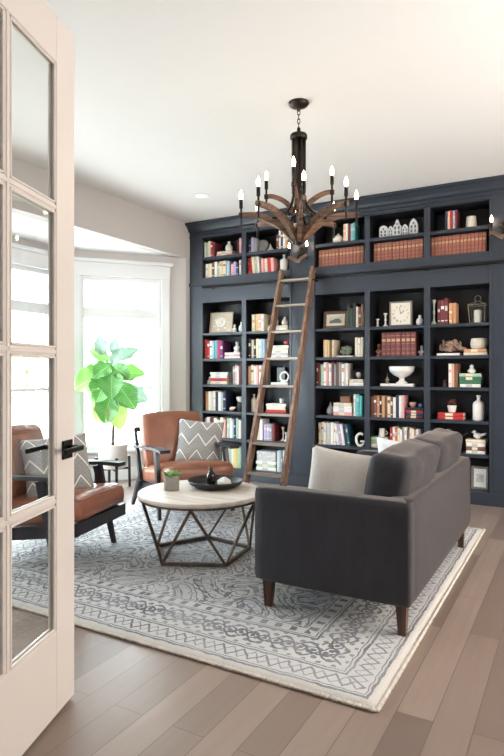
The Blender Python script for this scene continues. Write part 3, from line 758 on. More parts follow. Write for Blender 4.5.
picture('picture_frame', 2, 'R1', 321, 345.5, .19, mat('bronze_gilt_frame', (112, 92, 72), .45, metal=.3, var=.25), painting, 'small landscape print in bronze frame, bay right of the ladder', 'picture frame', .032)
upright(B, 'R1', 347.5, 364, .255, ['dark green', 'dark green', 'black', 'cream', 'brown', 'brown'], hv=.22)
upright(B, 'R2', 323.5, 334, .19, ['peach', 'cream', 'yellow', 'brown', 'cream'], hv=.06)
z = stack(B, 'R2', 335.5, 353.5, ['white'], .014)
m = MB(); m.smooth = True
for k in range(26):
    a = random.random()*2*PI; rr = random.random()*.055; m.ball((rr*math.cos(a)*1.2, rr*math.sin(a)*.6, .02+random.random()*.07), .02+random.random()*.012, (1, .8, .8), 1)
put(m, 'succulent_cluster', mat('dusty_sage_leaf', (112, 122, 104), .7, var=.4, scale=30), B, 'R2', 345.5, z, 'dusty green succulent cluster on a thin white book', 'plant', y=.1)
upright(B, 'R2', 355, 363.5, .20, ['cream', 'white', 'cream'], hv=.05)
upright(B, 'R3', 315.8, 348, .25, ['dark red', 'maroon', 'pale green', 'white', 'pink', 'white', 'maroon', 'grey', 'brown', 'grey', 'white', 'white'], hv=.12)
z = stack(B, 'R3', 348.8, 364, ['white', 'cream'], .034)
m = ring(.05, .007); m.M = Matrix.Rotation(R(70), 4, 'Z'); pts = [(.05*math.cos(a), 0, .057+.05*math.sin(a)) for a in [k*2*PI/24 for k in range(25)]]; m.sweep(pts, .006, 8, cap=False, up=(0, 1, 0)); m.M = Matrix.Identity(4); m.mi = 1; m.ball((0, 0, .045), .032)
put(m, 'armillary_sphere', [BRONZE, WHITEC], B, 'R3', 357, z, 'dark metal ring sphere with white orb on two books', 'ornament', y=.1)
put(vase(.085, .135, 'tear'), 'teardrop_vase', mat('grey_glaze', (158, 156, 158), .35), B, 'R4', 328, None, 'grey teardrop vase, sixth shelf down, bay right of the ladder', 'vase')
z = stack(B, 'R4', 333, 352, ['pink', 'white', 'white', 'cream'], .031)
m = MB(); m.box(-.05, .05, 0, .09, 0, .04, .003); m.mi = 1; m.box(-.052, .052, -.002, .092, .04, .066, .003)
put(m, 'trinket_box', [mat('carved_brown_box', (142, 98, 78), .6, var=.3, scale=50), mat('carved_brown_lid', (128, 88, 70), .6, var=.3, scale=50)], B, 'R4', 344.5, z, 'brown carved trinket box on a stack of pale books', 'box', y=.06)
upright(B, 'R4', 353.5, 362.5, .225, ['white', 'turquoise', 'turquoise'], hv=.08)
upright(B, 'R5', 318.5, 336, .235, ['cream', 'white', 'cream', 'light grey', 'white', 'white'], hv=.06)
upright(B, 'R5', 337, 350, .23, ['white', 'lilac', 'white', 'navy', 'teal'], lean=-9, hv=.06)
m = MB(); m.smooth = True; pts = [(.045*math.cos(a), 0, .07+.062*math.sin(a)) for a in [R(50)+k*R(275)/24 for k in range(25)]]; m.sweep(pts, .014, 8, up=(0, 1, 0)); m.smooth = False; m.box(.0, .05, -.012, .012, .045, .063)
put(m, 'letter_ornament', WHITEC, B, 'R5', 360.5, None, 'white freestanding letter G ornament right of leaning books', 'ornament', y=.05)
upright(B, 'R6', 318, 362, .24, ['grey', 'white', 'brown', 'cream', 'navy', 'white', 'grey', 'rust', 'cream', 'white', 'dark red', 'white'], hv=.12)
# --- middle bay of right section
B = 3
HS = mat('whitewashed_house', (206, 206, 208), .6, var=.08)
HW = mat('house_window_grey', (96, 100, 106), .6)
def gothic(w, h, pointed):
    m = MB(); hw = w/2; z1 = h*(.66 if pointed else .72)
    if pointed == 2: poly = [(-hw, 0), (hw, 0), (hw, h*.6), (hw*.5, h*.72), (hw*.35, h*.86), (0, h), (-hw*.35, h*.86), (-hw*.5, h*.72), (-hw, h*.6)]
    elif pointed == 1: poly = [(-hw, 0), (hw, 0), (hw, z1), (hw*.6, h*.86), (0, h), (-hw*.6, h*.86), (-hw, z1)]
    else: poly = [(-hw, 0), (hw, 0), (hw, z1), (hw*.85, h*.86), (hw*.5, h*.96), (0, h), (-hw*.5, h*.96), (-hw*.85, h*.86), (-hw, z1)]
    m.prism(poly, 0, .045); m.mi = 1
    for i in (-1, 1):
        for zz in (.14, .40): m.box(i*hw*.45-hw*.22, i*hw*.45+hw*.22, -.003, .002, h*zz, h*(zz+.18))
    m.prism([(-hw*.2, h*.64), (hw*.2, h*.64), (hw*.2, h*.74), (0, h*.80), (-hw*.2, h*.74)], -.003, .002)
    return m
for p, wpx, h, pt, d in ((383, 8.4, .125, 0, 'round-topped one at left'), (390.2, 5.2, .115, 1, 'slim one second from left'), (396.7, 7.8, .175, 2, 'tallest one with steeple'), (404.6, 6.4, .115, 1, 'low one right of the steeple'), (413.2, 8.2, .16, 1, 'pointed one at right')):
    put(gothic(wpx*.0098, h, pt), 'miniature_house', [HS, HW], B, 'U1', p, None, 'white miniature gothic house, %s' % d, 'ornament', y=.06)['group'] = 'miniature gothic houses on the top shelf'
upright(B, 'U2', 373.5, 423.5, .19, ['rust']*13, kind='volume', group='rust leather volumes in the middle bay')
put(vase(.055, .085, 'stick'), 'candlestick', WHITEC, B, 'R1', 375.5, None, 'short white candlestick left of the square clock', 'candlestick')
put(vase(.055, .14, 'stick'), 'candlestick', WHITEC, B, 'R1', 383.5, None, 'tall white candlestick next to the square clock', 'candlestick')
X0, X1 = sx(388.5), sx(411); w = X1-X0; h = .245
t = empty('square_clock', ((X0+X1)/2, BF+.08, ROWZ['R1']+.001), 0, 'square white clock with roman numerals in a grey wood frame', 'clock')
m = MB(); bw = .014; m.box(-w/2, w/2, 0, .05, 0, bw, .002); m.box(-w/2, w/2, 0, .05, h-bw, h, .002); m.box(-w/2, -w/2+bw, 0, .05, bw, h-bw, .002); m.box(w/2-bw, w/2, 0, .05, bw, h-bw, .002); m.build('frame', mat('greyed_wood_frame', (128, 120, 110), .7, var=.2), t)
m = MB(); m.box(-w/2+bw, w/2-bw, .010, .045, bw, h-bw); m.build('dial', mat('cream_dial', (230, 222, 208), .7), t)
NUM = mat('dial_black', (40, 38, 38), .6)
m = MB()
rom = ['XII', 'I', 'II', 'III', 'IIII', 'V', 'VI', 'VII', 'VIII', 'IX', 'X', 'XI']
for k, s_ in enumerate(rom):      # numerals drawn with strokes
    a = R(90-30*k); r_ = w*.34; cx, cz = r_*math.cos(a), h/2+r_*math.sin(a); rot = a-PI/2; wd = .0062; tot = len(s_)*wd
    for i, ch in enumerate(s_):
        ox = -tot/2+wd*(i+.5)
        st_ = {'I': [((0, -.010), (0, .010))], 'V': [((-.003, .010), (0, -.010)), ((.003, .010), (0, -.010))], 'X': [((-.003, .010), (.003, -.010)), ((.003, .010), (-.003, -.010))]}[ch]
        for (x0, z0), (x1, z1) in st_:
            P = []
            for x_, z_ in ((x0+ox, z0), (x1+ox, z1)): P.append((cx+x_*math.cos(rot)-z_*math.sin(rot), .0095, cz+x_*math.sin(rot)+z_*math.cos(rot)))
            m.bar(P[0], P[1], .0016, .002, up=(0, 1, 0))
m.build('numerals', NUM, t)
m = MB(); m.bar((0, .007, h/2), (.035, .007, h/2+.03), .005, .002, up=(0, 1, 0)); m.bar((0, .0055, h/2), (-.012, .0055, h/2+.062), .0035, .002, up=(0, 1, 0)); m.build('hands', NUM, t)
put(vase(.075, .105, 'urn'), 'vase', WHITEC, B, 'R1', 418.3, None, 'small white vase right of the square clock', 'vase')
put(figurine(.13, .06), 'figurine', mat('rosy_clay', (178, 124, 104), .6, var=.3), B, 'R2', 377, None, 'rosy clay figurine left of the maroon book set', 'figurine')
upright(B, 'R2', 381.5, 416, .235, ['maroon']*7, kind='volume', group='matching maroon volumes')
put(figurine(.105, .055), 'figurine', WHITEC, B, 'R2', 419.8, None, 'white figurine right of the maroon book set', 'figurine')
z = stack(B, 'R3', 379, 414.5, ['white'], .028)
m = lath([(r, z_) for r, z_ in [(.055, 0), (.058, .01), (.035, .022), (.022, .045), (.03, .06), (.08, .085), (.118, .12), (.128, .165), (.122, .172), (.115, .16), (.10, .125), (.05, .10)]], 28)
put(m, 'pedestal_bowl', WHITEC, B, 'R3', 400, z, 'large white pedestal bowl on a flat white book', 'bowl')
m = MB(); m.smooth = True; m.lathe([(.02, 0), (.02, .01), (.006, .02), (.022, .035), (.004, .07), (.001, .11)], 12)
put(m, 'spire_ornament', mat('dull_brass', (128, 116, 100), .5, metal=.4), B, 'R3', 387, z, 'small dull brass spire ornament beside the pedestal bowl', 'ornament', y=.06)
upright(B, 'R4', 370.3, 404.5, .225, ['brown', 'rust', 'tan', 'black', 'tan', 'brown', 'cream', 'brown', 'white', 'navy', 'white', 'pink'], hv=.14)
z = stack(B, 'R4', 405.5, 423.5, ['dark red', 'navy', 'red', 'black'], .026)
put(vase(.07, .05, 'bowl'), 'small_bowl', mat('pink_glaze', (214, 170, 160), .4), B, 'R4', 411, z, 'small pink bowl on a dark book stack, middle bay', 'bowl')
put(vase(.05, .045, 'jar'), 'trinket_jar', mat('blue_glaze', (96, 120, 150), .35), B, 'R4', 419, z, 'small blue jar on a dark book stack, middle bay', 'jar')
z = stack(B, 'R5', 371, 388.5, ['white', 'pale green', 'pale green'], .034)
m = vase(.075, .082, 'cup'); m.sweep(arc([(.036, 0, .018), (.06, 0, .04), (.034, 0, .065)], 6), .005, 6)
put(m, 'mug', WHITEC, B, 'R5', 380, z, 'white mug on a green book stack, middle bay', 'mug')
upright(B, 'R5', 390, 421.5, .22, ['red', 'white', 'orange', 'cream', 'white', 'grey', 'white', 'brown', 'cream', 'white', 'tan', 'white', 'grey'], hv=.14)
upright(B, 'R6', 371, 422, .24, ['white', 'grey', 'navy', 'cream', 'brown', 'white', 'pink', 'white', 'grey', 'brown'], hv=.12)
# --- far right bay
B = 4
upright(B, 'U1', 445, 457.5, .185, ['navy', 'peach', 'red', 'pale blue', 'dark red'], hv=.04)
m = vase(.105, .12, 'cup')
put(m, 'tapered_vase', mat('ivory_ceramic', (226, 218, 204), .5), B, 'U1', 470, None, 'ivory tapered vase, top shelf, far right bay', 'vase')
upright(B, 'U2', 431, 486.5, .19, ['rust']*15, kind='volume', group='rust leather volumes in the far right bay')
put(vase(.055, .24, 'stick'), 'candlestick', mat('verdigris_glass', (168, 176, 168), .3), B, 'R1', 433.5, None, 'tall pale green candlestick, far right bay', 'candlestick', y=.07)
upright(B, 'R1', 437.5, 448, .245, ['dark red', 'maroon', 'dark red'], hv=.06); upright(B, 'R1', 449, 456, .20, ['tan', 'tan'], hv=.02)
t = empty('glass_lantern', (sx(476.5), BF+.14, ROWZ['R1']+.001), 0, 'brass-edged glass lantern holding a white pillar candle', 'lantern')
m = MB(); LB, LT, LH = .062, .078, .175; FRM = mat('lantern_frame_metal', (150, 140, 124), .4, metal=.7)
for a in (-1, 1):
    for b_ in (-1, 1):
        m.bar((a*LB, b_*LB, 0), (a*LT, b_*LT, LH), .005); m.bar((a*LT, b_*LT, LH), (a*.012, b_*.012, LH+.035), .004)
for r_, z_ in ((LB, .003), (LT, LH)):
    for i in range(4):
        c1 = [(-1, -1), (1, -1), (1, 1), (-1, 1)][i]; c2 = [(-1, -1), (1, -1), (1, 1), (-1, 1)][(i+1) % 4]
        m.bar((c1[0]*r_, c1[1]*r_, z_), (c2[0]*r_, c2[1]*r_, z_), .006)
m.box(-LB, LB, -LB, LB, 0, .004); m.build('lantern_frame', FRM, t)
m = MB(); m.smooth = True; m.sweep([(.028*math.cos(a), 0, LH+.06+.028*math.sin(a)) for a in [k*2*PI/16 for k in range(17)]], .0025, 6, cap=False, up=(0, 1, 0)); m.build('carry_ring', FRM, t)
m = MB()
for i in range(4):
    m.M = Matrix.Rotation(R(90*i), 4, 'Z'); q = [(-LB, -LB, .006), (LB, -LB, .006), (LT, -LT, LH-.004), (-LT, -LT, LH-.004)]
    vs = [m.bm.verts.new(p) for p in q]; fa = m.bm.faces.new(vs); m._fin(vs, [fa])
m.M = Matrix.Identity(4); m.build('lantern_glass', GLASS, t)
m = MB(); m.smooth = True; m.lathe([(.035, .0), (.036, .005), (.036, .118), (.032, .122), (.002, .116), (.0015, .13)], 20)
put(m, 'pillar_candle', mat('candle_wax', (240, 234, 222), .5), B, 'R1', 476.5, ROWZ['R1']+.006, 'white pillar candle inside the glass lantern', 'candle', y=.14)
z = stack(B, 'R2', 436.5, 460, ['white'], .022)
m = MB(); m.smooth = True
random.seed(11)
for k in range(46):
    a = random.random()*2*PI; rr = random.random(); hh = .015+.12*(1-rr)*random.random()
    m.ball((rr*.115*math.cos(a)+.01, rr*.05*math.sin(a), .02+hh), .016+random.random()*.014, (1.1, .8, .9), 1)
for k in range(20):
    a = random.random()*2*PI; l_ = random.uniform(.05, .10); x0 = random.uniform(-.07, .07)
    m.sweep(arc([(x0, 0, .03), (x0+math.cos(a)*.03, math.sin(a)*.02, .03+l_*.6), (x0*.6+math.cos(a)*.05, math.sin(a)*.03, .03+l_)], 4), .009, 6)
put(m, 'coral_cluster', mat('brown_coral', (150, 124, 108), .9, var=.4, scale=40), B, 'R2', 449, z, 'rough brown coral cluster on a white book', 'coral', y=.1)
z = stack(B, 'R2', 463.5, 487.5, ['cream', 'tan'], .03)
m = vase(.155, .10, 'pot'); m = lath([(.05, 0), (.07, .012), (.078, .05), (.07, .098), (.064, .10), (.06, .085)], 24)
put(m, 'stoneware_bowl', mat('banded_stoneware', (214, 202, 188), .6, var=.2, scale=8, stretch=(1, 1, 6)), B, 'R2', 478, z, 'rounded cream stoneware bowl on two tan books', 'bowl')
put(vase(.04, .07, 'cup'), 'wooden_cup', mat('walnut_cup', (88, 62, 48), .6), B, 'R3', 443.5, None, 'small brown wooden cup, far right bay', 'cup')
upright(B, 'R3', 448.5, 458, .225, ['white', 'peach', 'brown'], hv=.05)
z = stack(B, 'R3', 459, 481.5, ['white', 'green', 'green', 'pale green'], .033)
put(vase(.075, .085, 'gourd'), 'gourd_ornament', WHITEC, B, 'R3', 470.5, z, 'white gourd ornament on a stack of green books', 'ornament')
z = stack(B, 'R4', 437.5, 463.5, ['red', 'red'], .032)
t = empty('potted_plant', (sx(451), BF+.10, z+.001), 0, 'tiny red-leaved plant in white pot on red books', 'plant')
m = lath([(.028, 0), (.032, .01), (.042, .06), (.042, .066), (.036, .064), (.034, .05)]); m.build('pot', WHITEC, t)
m = MB(); m.smooth = True
for k in range(26):
    a = random.random()*2*PI; rr = random.random()*.035; m.ball((rr*math.cos(a), rr*math.sin(a), .07+random.random()*.05), .012, (1, 1, .6), 1)
m.build('foliage', mat('burgundy_leaf', (104, 52, 54), .7, var=.5, scale=40), t)
put(vase(.105, .235, 'bottle'), 'ceramic_bottle', WHITEC, B, 'R4', 477.5, None, 'tall white ceramic bottle, far right bay', 'bottle')
z = stack(B, 'R5', 465.5, 486, ['white', 'brown', 'white', 'cream'], .034)
m = MB(); m.smooth = True; m.ball((0, 0, .03), .034, (1.3, .75, .8)); m.ball((-.032, 0, .062), .018); m.sweep([(.03, 0, .035), (.075, 0, .058)], [.016, .006], 8); m.sweep([(-.045, 0, .062), (-.062, 0, .060)], [.006, .001], 6); m.box(-.015, .015, -.015, .015, 0, .012)
put(m, 'bird_figurine', WHITEC, B, 'R5', 477, z, 'white bird figurine on a stack of white books', 'figurine')
m = MB(); m.smooth = True; m.sweep(arc([(-.10, 0, .09), (-.03, 0, .13), (.06, 0, .185)], 5), .005, 6); m.lathe([(.025, 0), (.025, .008), (.004, .015), (.004, .09), (.0, .092)], 12, cx=-.10)
put(m, 'feather_stand', mat('slate_metal', (74, 78, 86), .5, metal=.5), B, 'R5', 460, None, 'slim dark curved metal ornament rising behind the sofa', 'ornament', y=.1)
upright(B, 'R5', 433, 450, .22, ['white', 'grey', 'cream', 'brown', 'white', 'navy'], hv=.12)
def sketch(t, w, h, bw):
    m = MB(); m.box(-w/2+bw, w/2-bw, .009, .014, bw, h-bw); m.build('mat_board', mat('white_mat_board', (236, 234, 228), .9), t)
    m = MB(); m.box(-w*.22, w*.22, .006, .010, h*.32, h*.66); m.build('print', mat('soft_print', (196, 196, 194), .8, var=.4, scale=40), t)
picture('picture_frame', 4, 'R6', 470, 487.5, .215, mat('pewter_frame', (132, 126, 118), .5, metal=.3, var=.2), sketch, 'small pewter-framed print on the bottom shelf at far right', 'picture frame', .022, 6)

# ------------------------------------------------------------------ rug
RX0, RX1, RY0, RY1 = -3.47, -.63, 2.04, 4.78
hx, hy = (RX1-RX0)/2, (RY1-RY0)/2
m = MB(); nx, ny = 60, 60
gr = [[None]*(ny+1) for _ in range(nx+1)]
for i in range(nx+1):
    for j in range(ny+1):
        x, y = -hx+2*hx*i/nx, -hy+2*hy*j/ny
        ed = min(hx-abs(x), hy-abs(y))
        if ed < .001:
            x += noise.noise(Vector((x*9, y*9, 0)))*.006; y += noise.noise(Vector((x*9, y*9, 5)))*.006
        gr[i][j] = m.bm.verts.new((x, y, .016 if ed > .001 else .010))
for i in range(nx):
    for j in range(ny):
        fa = m.bm.faces.new((gr[i][j], gr[i+1][j], gr[i+1][j+1], gr[i][j+1])); fa.smooth = True
ring_ = [gr[i][0] for i in range(nx+1)]+[gr[nx][j] for j in range(1, ny+1)]+[gr[i][ny] for i in range(nx-1, -1, -1)]+[gr[0][j] for j in range(ny-1, 0, -1)]
low = [m.bm.verts.new((v.co.x*1.001, v.co.y*1.001, .0005)) for v in ring_]
for i in range(len(ring_)):
    j = (i+1) % len(ring_); m.bm.faces.new((ring_[i], low[i], low[j], ring_[j]))
rug = m.build('area_rug', rug_mat(hx, hy)); rug.location = ((RX0+RX1)/2, (RY0+RY1)/2, 0)
tag(rug, 'large faded cream and blue patterned wool rug under the seating', 'rug')
# whipped, slightly frayed edge
m = MB(); random.seed(3)
def tufts(p, q, n):
    p, q = Vector(p), Vector(q); d = (q-p).normalized(); o_ = Vector((d.y, -d.x, 0))
    for k in range(n):
        c_ = p+(q-p)*((k+random.random())/n)
        m.ball((c_.x+o_.x*.004, c_.y+o_.y*.004, .009), random.uniform(.007, .012), (1, 1, .8), 1)
tufts((-hx, -hy, 0), (hx, -hy, 0), 420); tufts((hx, -hy, 0), (hx, hy, 0), 400); tufts((hx, hy, 0), (-hx, hy, 0), 200); tufts((-hx, hy, 0), (-hx, -hy, 0), 200)
m.build('bound_edge', mat('cream_wool_edge', (204, 197, 187), .95, var=.2, scale=40), rug)
RZ = .017

# ------------------------------------------------------------------ sofa
SX0, SX1, SY0, SY1 = -1.445, -.648, 2.60, 4.27
so = empty('sofa', ((SX0+SX1)/2, (SY0+SY1)/2, RZ), 0, 'dark charcoal velvet sofa seen from behind, on tapered wooden legs', 'sofa')
W, D = (SX1-SX0), (SY1-SY0)            # W is front-to-back (x), D its length (y)
def soft(name, size, loc, rot=(0, 0, 0), r=.03, bulge=(.004, .004, .006), n=10, matl=SOFA, parent=None, wr=0, seed=0):
    m = MB(); m.smooth = True; m.cushion(*size, r=r, bulge=bulge, n=n, wr=wr, seed=seed); return m.build(name, matl, parent, loc, rot)
AT = .11; zb, zt = .145, .618
for s_ in (-1, 1): soft('armrest', (W, AT, zt-zb), (0, s_*(D/2-AT/2), (zb+zt)/2), r=.022, bulge=(0, .002, .002), parent=so, wr=0)
soft('backrest', (.13, D+.002, zt-zb+.002), (W/2-.064, 0, (zb+zt)/2), r=.022, parent=so, bulge=(.002, 0, .002))
soft('base', (W-.12, D-2*AT+.02, .15), (-.055, 0, zb+.075), r=.02, parent=so)
for s_ in (-1, 1):
    L2 = (D-2*AT)/2-.006
    soft('seat_cushion', (W-.14, L2, .14), (-.07, s_*(L2/2+.003), .365), r=.035, bulge=(.01, .01, .015), parent=so)
    c_ = soft('back_cushion', (.20, L2-.01, .44), (W/2-.165, s_*(L2/2+.003), .592), (0, R(12), 0), r=.05, bulge=(.025, .008, .004), n=14, parent=so, wr=.012, seed=s_*3)
    m = MB(); m.smooth = True
for a in (-1, 1):
    for b_ in (-1, 1):
        m = MB(); x, y = a*(W/2-.055), b_*(D/2-.07)
        m.bar((x, y, zb+.01), (x+a*.002, y, 0), .052, .052, .034, .034); m.build('leg', RUGWOOD, so)

def pillow(name, size, loc, rot, matl, label, th=.13, cat='cushion', seed=0, group=None):
    """square throw pillow standing in its local xz plane"""
    N = 22; m = MB(); m.smooth = True; hs = size/2
    fr, bk_ = [], []
    for i in range(N+1):
        fr.append([]); bk_.append([])
        for j in range(N+1):
            u, v = -1+2*i/N, -1+2*j/N
            pin = 1-.07*(1-abs(u)**2.0)*(abs(v)**3); pin2 = 1-.07*(1-abs(v)**2.0)*(abs(u)**3)
            x, z = u*hs*pin2, v*hs*pin
            d = th/2*((1-u**4)*(1-v**4))**.55
            d += noise.noise(Vector((x*9+seed, z*9, 0)))*.010*(1-u*u)*(1-v*v)
            a_ = m.bm.verts.new((x, -d, z)); fr[-1].append(a_)
            bk_[-1].append(a_ if (i in (0, N) or j in (0, N)) else m.bm.verts.new((x, d, z)))
    fs = []
    for i in range(N):
        for j in range(N):
            fs.append(m.bm.faces.new((fr[i][j], fr[i+1][j], fr[i+1][j+1], fr[i][j+1])))
            fs.append(m.bm.faces.new((bk_[i][j], bk_[i][j+1], bk_[i+1][j+1], bk_[i+1][j])))
    for f_ in fs: f_.smooth = True
    o = m.build(name, matl, None, loc, rot); return tag(o, label, cat, group)
pillow('throw_pillow', .45, (-1.03, 2.83, .017+.435+.145), (R(-14), R(5), R(2)), LINEN, 'oatmeal linen throw pillow leaning at near end of the sofa', .14, seed=2)
pillow('throw_pillow', .40, (-1.0, 3.88, .017+.435+.125), (R(16), R(4), R(-12)), WLINEN, 'white throw pillow at far end of the sofa', .13, seed=5)

# ------------------------------------------------------------------ coffee table
tb = empty('coffee_table', (-2.19, 3.22, RZ), 0, 'round coffee table with bleached top on a faceted metal base', 'coffee table')
TZ, TR = .415, .415
m = MB(); m.smooth = False; m.lathe([(TR-.012, TZ-.03), (TR-.002, TZ-.026), (TR, TZ-.015), (TR-.003, TZ-.004), (TR-.01, TZ)], 72); m.build('tabletop', TTOP, tb)
m = MB(); m.lathe([(TR-.03, TZ-.042), (TR-.008, TZ-.042), (TR-.008, TZ-.0305), (TR-.03, TZ-.0305)], 60); m.build('top_rim', PEW, tb)
bot = [(.335*math.cos(R(a)), .335*math.sin(R(a)), .012) for a in [-101+72*k for k in range(5)]]
tp = [((TR-.03)*math.cos(R(a)), (TR-.03)*math.sin(R(a)), TZ-.045) for a in [-101+36+72*k for k in range(5)]]
m = MB()
for k in range(5): m.bar(bot[k], bot[(k+1) % 5], .02)
m.build('base_ring', PEW, tb)
for k in range(5):
    for j in (k, (k-1) % 5):
        m = MB(); m.bar(bot[k], tp[j], .014); m.build('strut', PEW, tb)
ty = RZ+TZ+.001
t = empty('potted_succulent', (-2.37, 3.14, ty), 0, 'green succulent in grey concrete pot on the coffee table', 'plant')
lath([(.048, 0), (.050, .003), (.053, .094), (.051, .098), (.045, .096), (.044, .08)], 24).build('pot', CONC, t)
m = MB(); random.seed(5)
for k in range(60):
    a = random.random()*2*PI; el = random.uniform(.2, 1.3); l_ = random.uniform(.03, .055); r0 = random.random()*.02
    p = Vector((r0*1.5*math.cos(a), r0*1.5*math.sin(a), .085)); d_ = Vector((math.cos(a)*math.cos(el), math.sin(a)*math.cos(el), math.sin(el)))
    m.smooth = True; m.sweep([p, p+d_*l_*.55, p+d_*l_], [.005, .009, .001], 5)
m.build('foliage', mat('bright_succulent', (112, 152, 84), .5, var=.35, scale=30), t)
tray = lath([(.125, 0), (.145, .004), (.178, .024), (.192, .048), (.187, .050), (.172, .028), (.14, .010), (.12, .009)], 40).build('round_tray', mat('matt_black_tray', (34, 34, 37), .5)); tray.location = (-2.17, 3.37, ty)
tag(tray, 'round matt black tray on the coffee table', 'tray')
t = empty('dark_bottle', (-2.20, 3.36, ty+.009), 0, 'small black bottle standing in the round tray', 'bottle')
lath([(.026, 0), (.029, .003), (.029, .075), (.019, .090), (.011, .096), (.011, .105)], 20).build('body', mat('amber_black_glass', (28, 24, 26), .15), t)
lath([(.014, .105), (.015, .107), (.015, .126), (.013, .128)], 16).build('cap', mat('brass_cap', (96, 70, 56), .4, metal=.5), t)
m = MB(); m.smooth = True
for k in range(12):
    a = k*2*PI/12; m.ball((.030*math.cos(a), .030*math.sin(a), .028), .021, (1, 1, 1.2), 1)
m.ball((0, 0, .036), .032, (1, 1, .9))
o = m.build('ceramic_knot', WHITEC); o.location = (-2.10, 3.37, ty+.009); tag(o, 'white round knotted ornament beside the black bottle in tray', 'ornament')

# ------------------------------------------------------------------ lounge chairs
def lounge_chair(label):
    t = empty('lounge_chair', (0, 0, 0), 0, label, 'armchair', 'leather lounge chairs around the coffee table')
    for s_ in (-1, 1):
        x = s_*.318
        m = MB(); m.bar((x, .15, .545), (x+s_*.018, .27, 0), .036, .060, .024, .028, up=(0, 1, 0)); m.build('leg', ESP, t)
        m = MB(); m.bar((x, -.26, .26), (x+s_*.015, -.42, 0), .034, .05, .026, .030, up=(0, 1, 0)); m.bar((x, -.24, .24), (x, -.40, .69), .030, .046, .024, .026, up=(0, 1, 0)); m.build('leg', ESP, t)
        m = MB(); m.smooth = False
        pts = arc([(x, .345, .560), (x, .20, .565), (x, -.05, .555), (x, -.35, .530)], 4)
        ws = [1.15]*5+[1.15-.4*k/7 for k in range(8)]
        m.sweep(pts, [ws[min(i, len(ws)-1)] for i in range(len(pts))], rect=(.075, .022)); m.build('armrest', ESP, t)
        m = MB(); m.bar((x-s_*.03, .375, .256), (x-s_*.03, -.36, .165), .030, .075); m.build('side_rail', ESP, t)
    m = MB(); m.bar((-.303, .365, .254), (.303, .365, .254), .026, .078); m.build('front_rail', ESP, t)
    m = MB(); m.bar((-.31, -.33, .225), (.31, -.33, .225), .030, .05)
    m.bar((-.32, -.395, .68), (.32, -.395, .68), .022, .045)
    for k in range(5):
        x = -.24+.12*k; m.bar((x, -.33, .24), (x, -.395, .67), .022, .014, up=(0, 1, 0))
    m.build('back_frame', ESP, t)
    c_ = soft('seat_cushion', (.60, .69, .145), (0, .045, .330), (R(7), 0, 0), r=.05, bulge=(.012, .012, .03), n=12, matl=LEATH, parent=t, wr=.008, seed=4)
    m = MB(); m.smooth = True
    for zz in (-.052, .052):
        pts = [(sx_*.292*1, sy_*.336, zz) for sx_, sy_ in ((-1, -.86), (-1, .86), (-.88, 1), (.88, 1), (1, .86), (1, -.86), (.88, -1), (-.88, -1), (-1, -.86))]
        m.sweep(pts, .006, 6, cap=False)
    m.build('piping', LEATH, c_)
    b_ = soft('back_cushion', (.58, .13, .50), (0, -.275, .585), (R(17), 0, 0), r=.055, bulge=(.008, .03, .012), n=12, matl=LEATH, parent=t, wr=.008, seed=8)
    m = MB(); m.smooth = True; m.sweep([(-.272, -.052, -.2), (-.272, -.052, .225), (-.25, -.052, .243), (.25, -.052, .243), (.272, -.052, .225), (.272, -.052, -.2)], .005, 6); m.build('piping', LEATH, b_)
    return t
ch = lounge_chair('brown leather lounge chair beyond the table, in front of bookcase')
ch.location = (-3.02, 4.19, RZ); ch.rotation_euler = (0, 0, R(-121))
ch2 = copy_tree(ch); ch2['label'] = 'brown leather lounge chair partly behind the glass door'
ch2.location = (-3.044, 2.727, RZ); ch2.rotation_euler = (0, 0, R(-77.2))
ZZ = zigzag_mat()
pillow('zigzag_pillow', .42, (-2.985, 4.375, .585), (R(-24), R(6), R(36)), ZZ, 'grey and white zigzag pillow on the chair by the bookcase', .13, 'cushion', 7, 'zigzag pillows on the lounge chairs')
pillow('zigzag_pillow', .44, (-3.01, 2.745, .590), (R(-26), R(-4), R(58)), ZZ, 'grey and white zigzag pillow on the chair behind the door', .13, 'cushion', 12, 'zigzag pillows on the lounge chairs')

# ------------------------------------------------------------------ plant, pot and stand
PX, PY = -4.28, 4.65
t = empty('plant_stand', (PX, PY, 0), R(10), 'dark four-legged plant stand holding the white pot', 'plant stand')
for k in range(4):
    a = R(45+90*k); x, y = .172*math.cos(a), .172*math.sin(a)
    m = MB(); m.bar((x*1.04, y*1.04, 0), (x, y, .33), .024, .024, .026, .026); m.build('leg', ESP, t)
m = MB(); m.bar((-.115, -.115, .20), (.115, .115, .20), .022, .022); m.bar((-.115, .115, .20), (.115, -.115, .20), .022, .022); m.build('cross_brace', ESP, t)
pot = lath([(.130, 0), (.141, .006), (.152, .235), (.152, .25), (.140, .25), (.136, .215), (.02, .21)], 40).build('plant_pot', WHITEC); pot.location = (PX, PY, .212)
tag(pot, 'white cylindrical plant pot by the bay window', 'plant pot')
fg = empty('fiddle_leaf_fig', (PX, PY, .422), 0, 'fiddle leaf fig with big bright green leaves by window', 'plant')
LG = [leaf_mat('fig_leaf_bright', (92, 154, 64), (128, 184, 88)), leaf_mat('fig_leaf_deep', (58, 120, 60), (104, 166, 84)), leaf_mat('fig_leaf_yellow', (140, 170, 84), (164, 188, 106)), leaf_mat('fig_leaf_blue', (104, 138, 122), (140, 168, 152))]
m = MB(); m.smooth = True; m.lathe([(.0, 0), (.122, 0), (.122, .002), (0, .004)], 24); m.build('soil', mat('potting_soil', (60, 46, 38), 1, var=.4, scale=60), fg)
m = MB(); m.smooth = True
m.sweep(arc([(0, 0, -.0), (.005, 0, .25), (-.01, .01, .5), (.01, 0, .75), (-.01, 0, 1.0)], 5), [.015]*5+[.014]*5+[.011]*5+[.008]*6, 8)
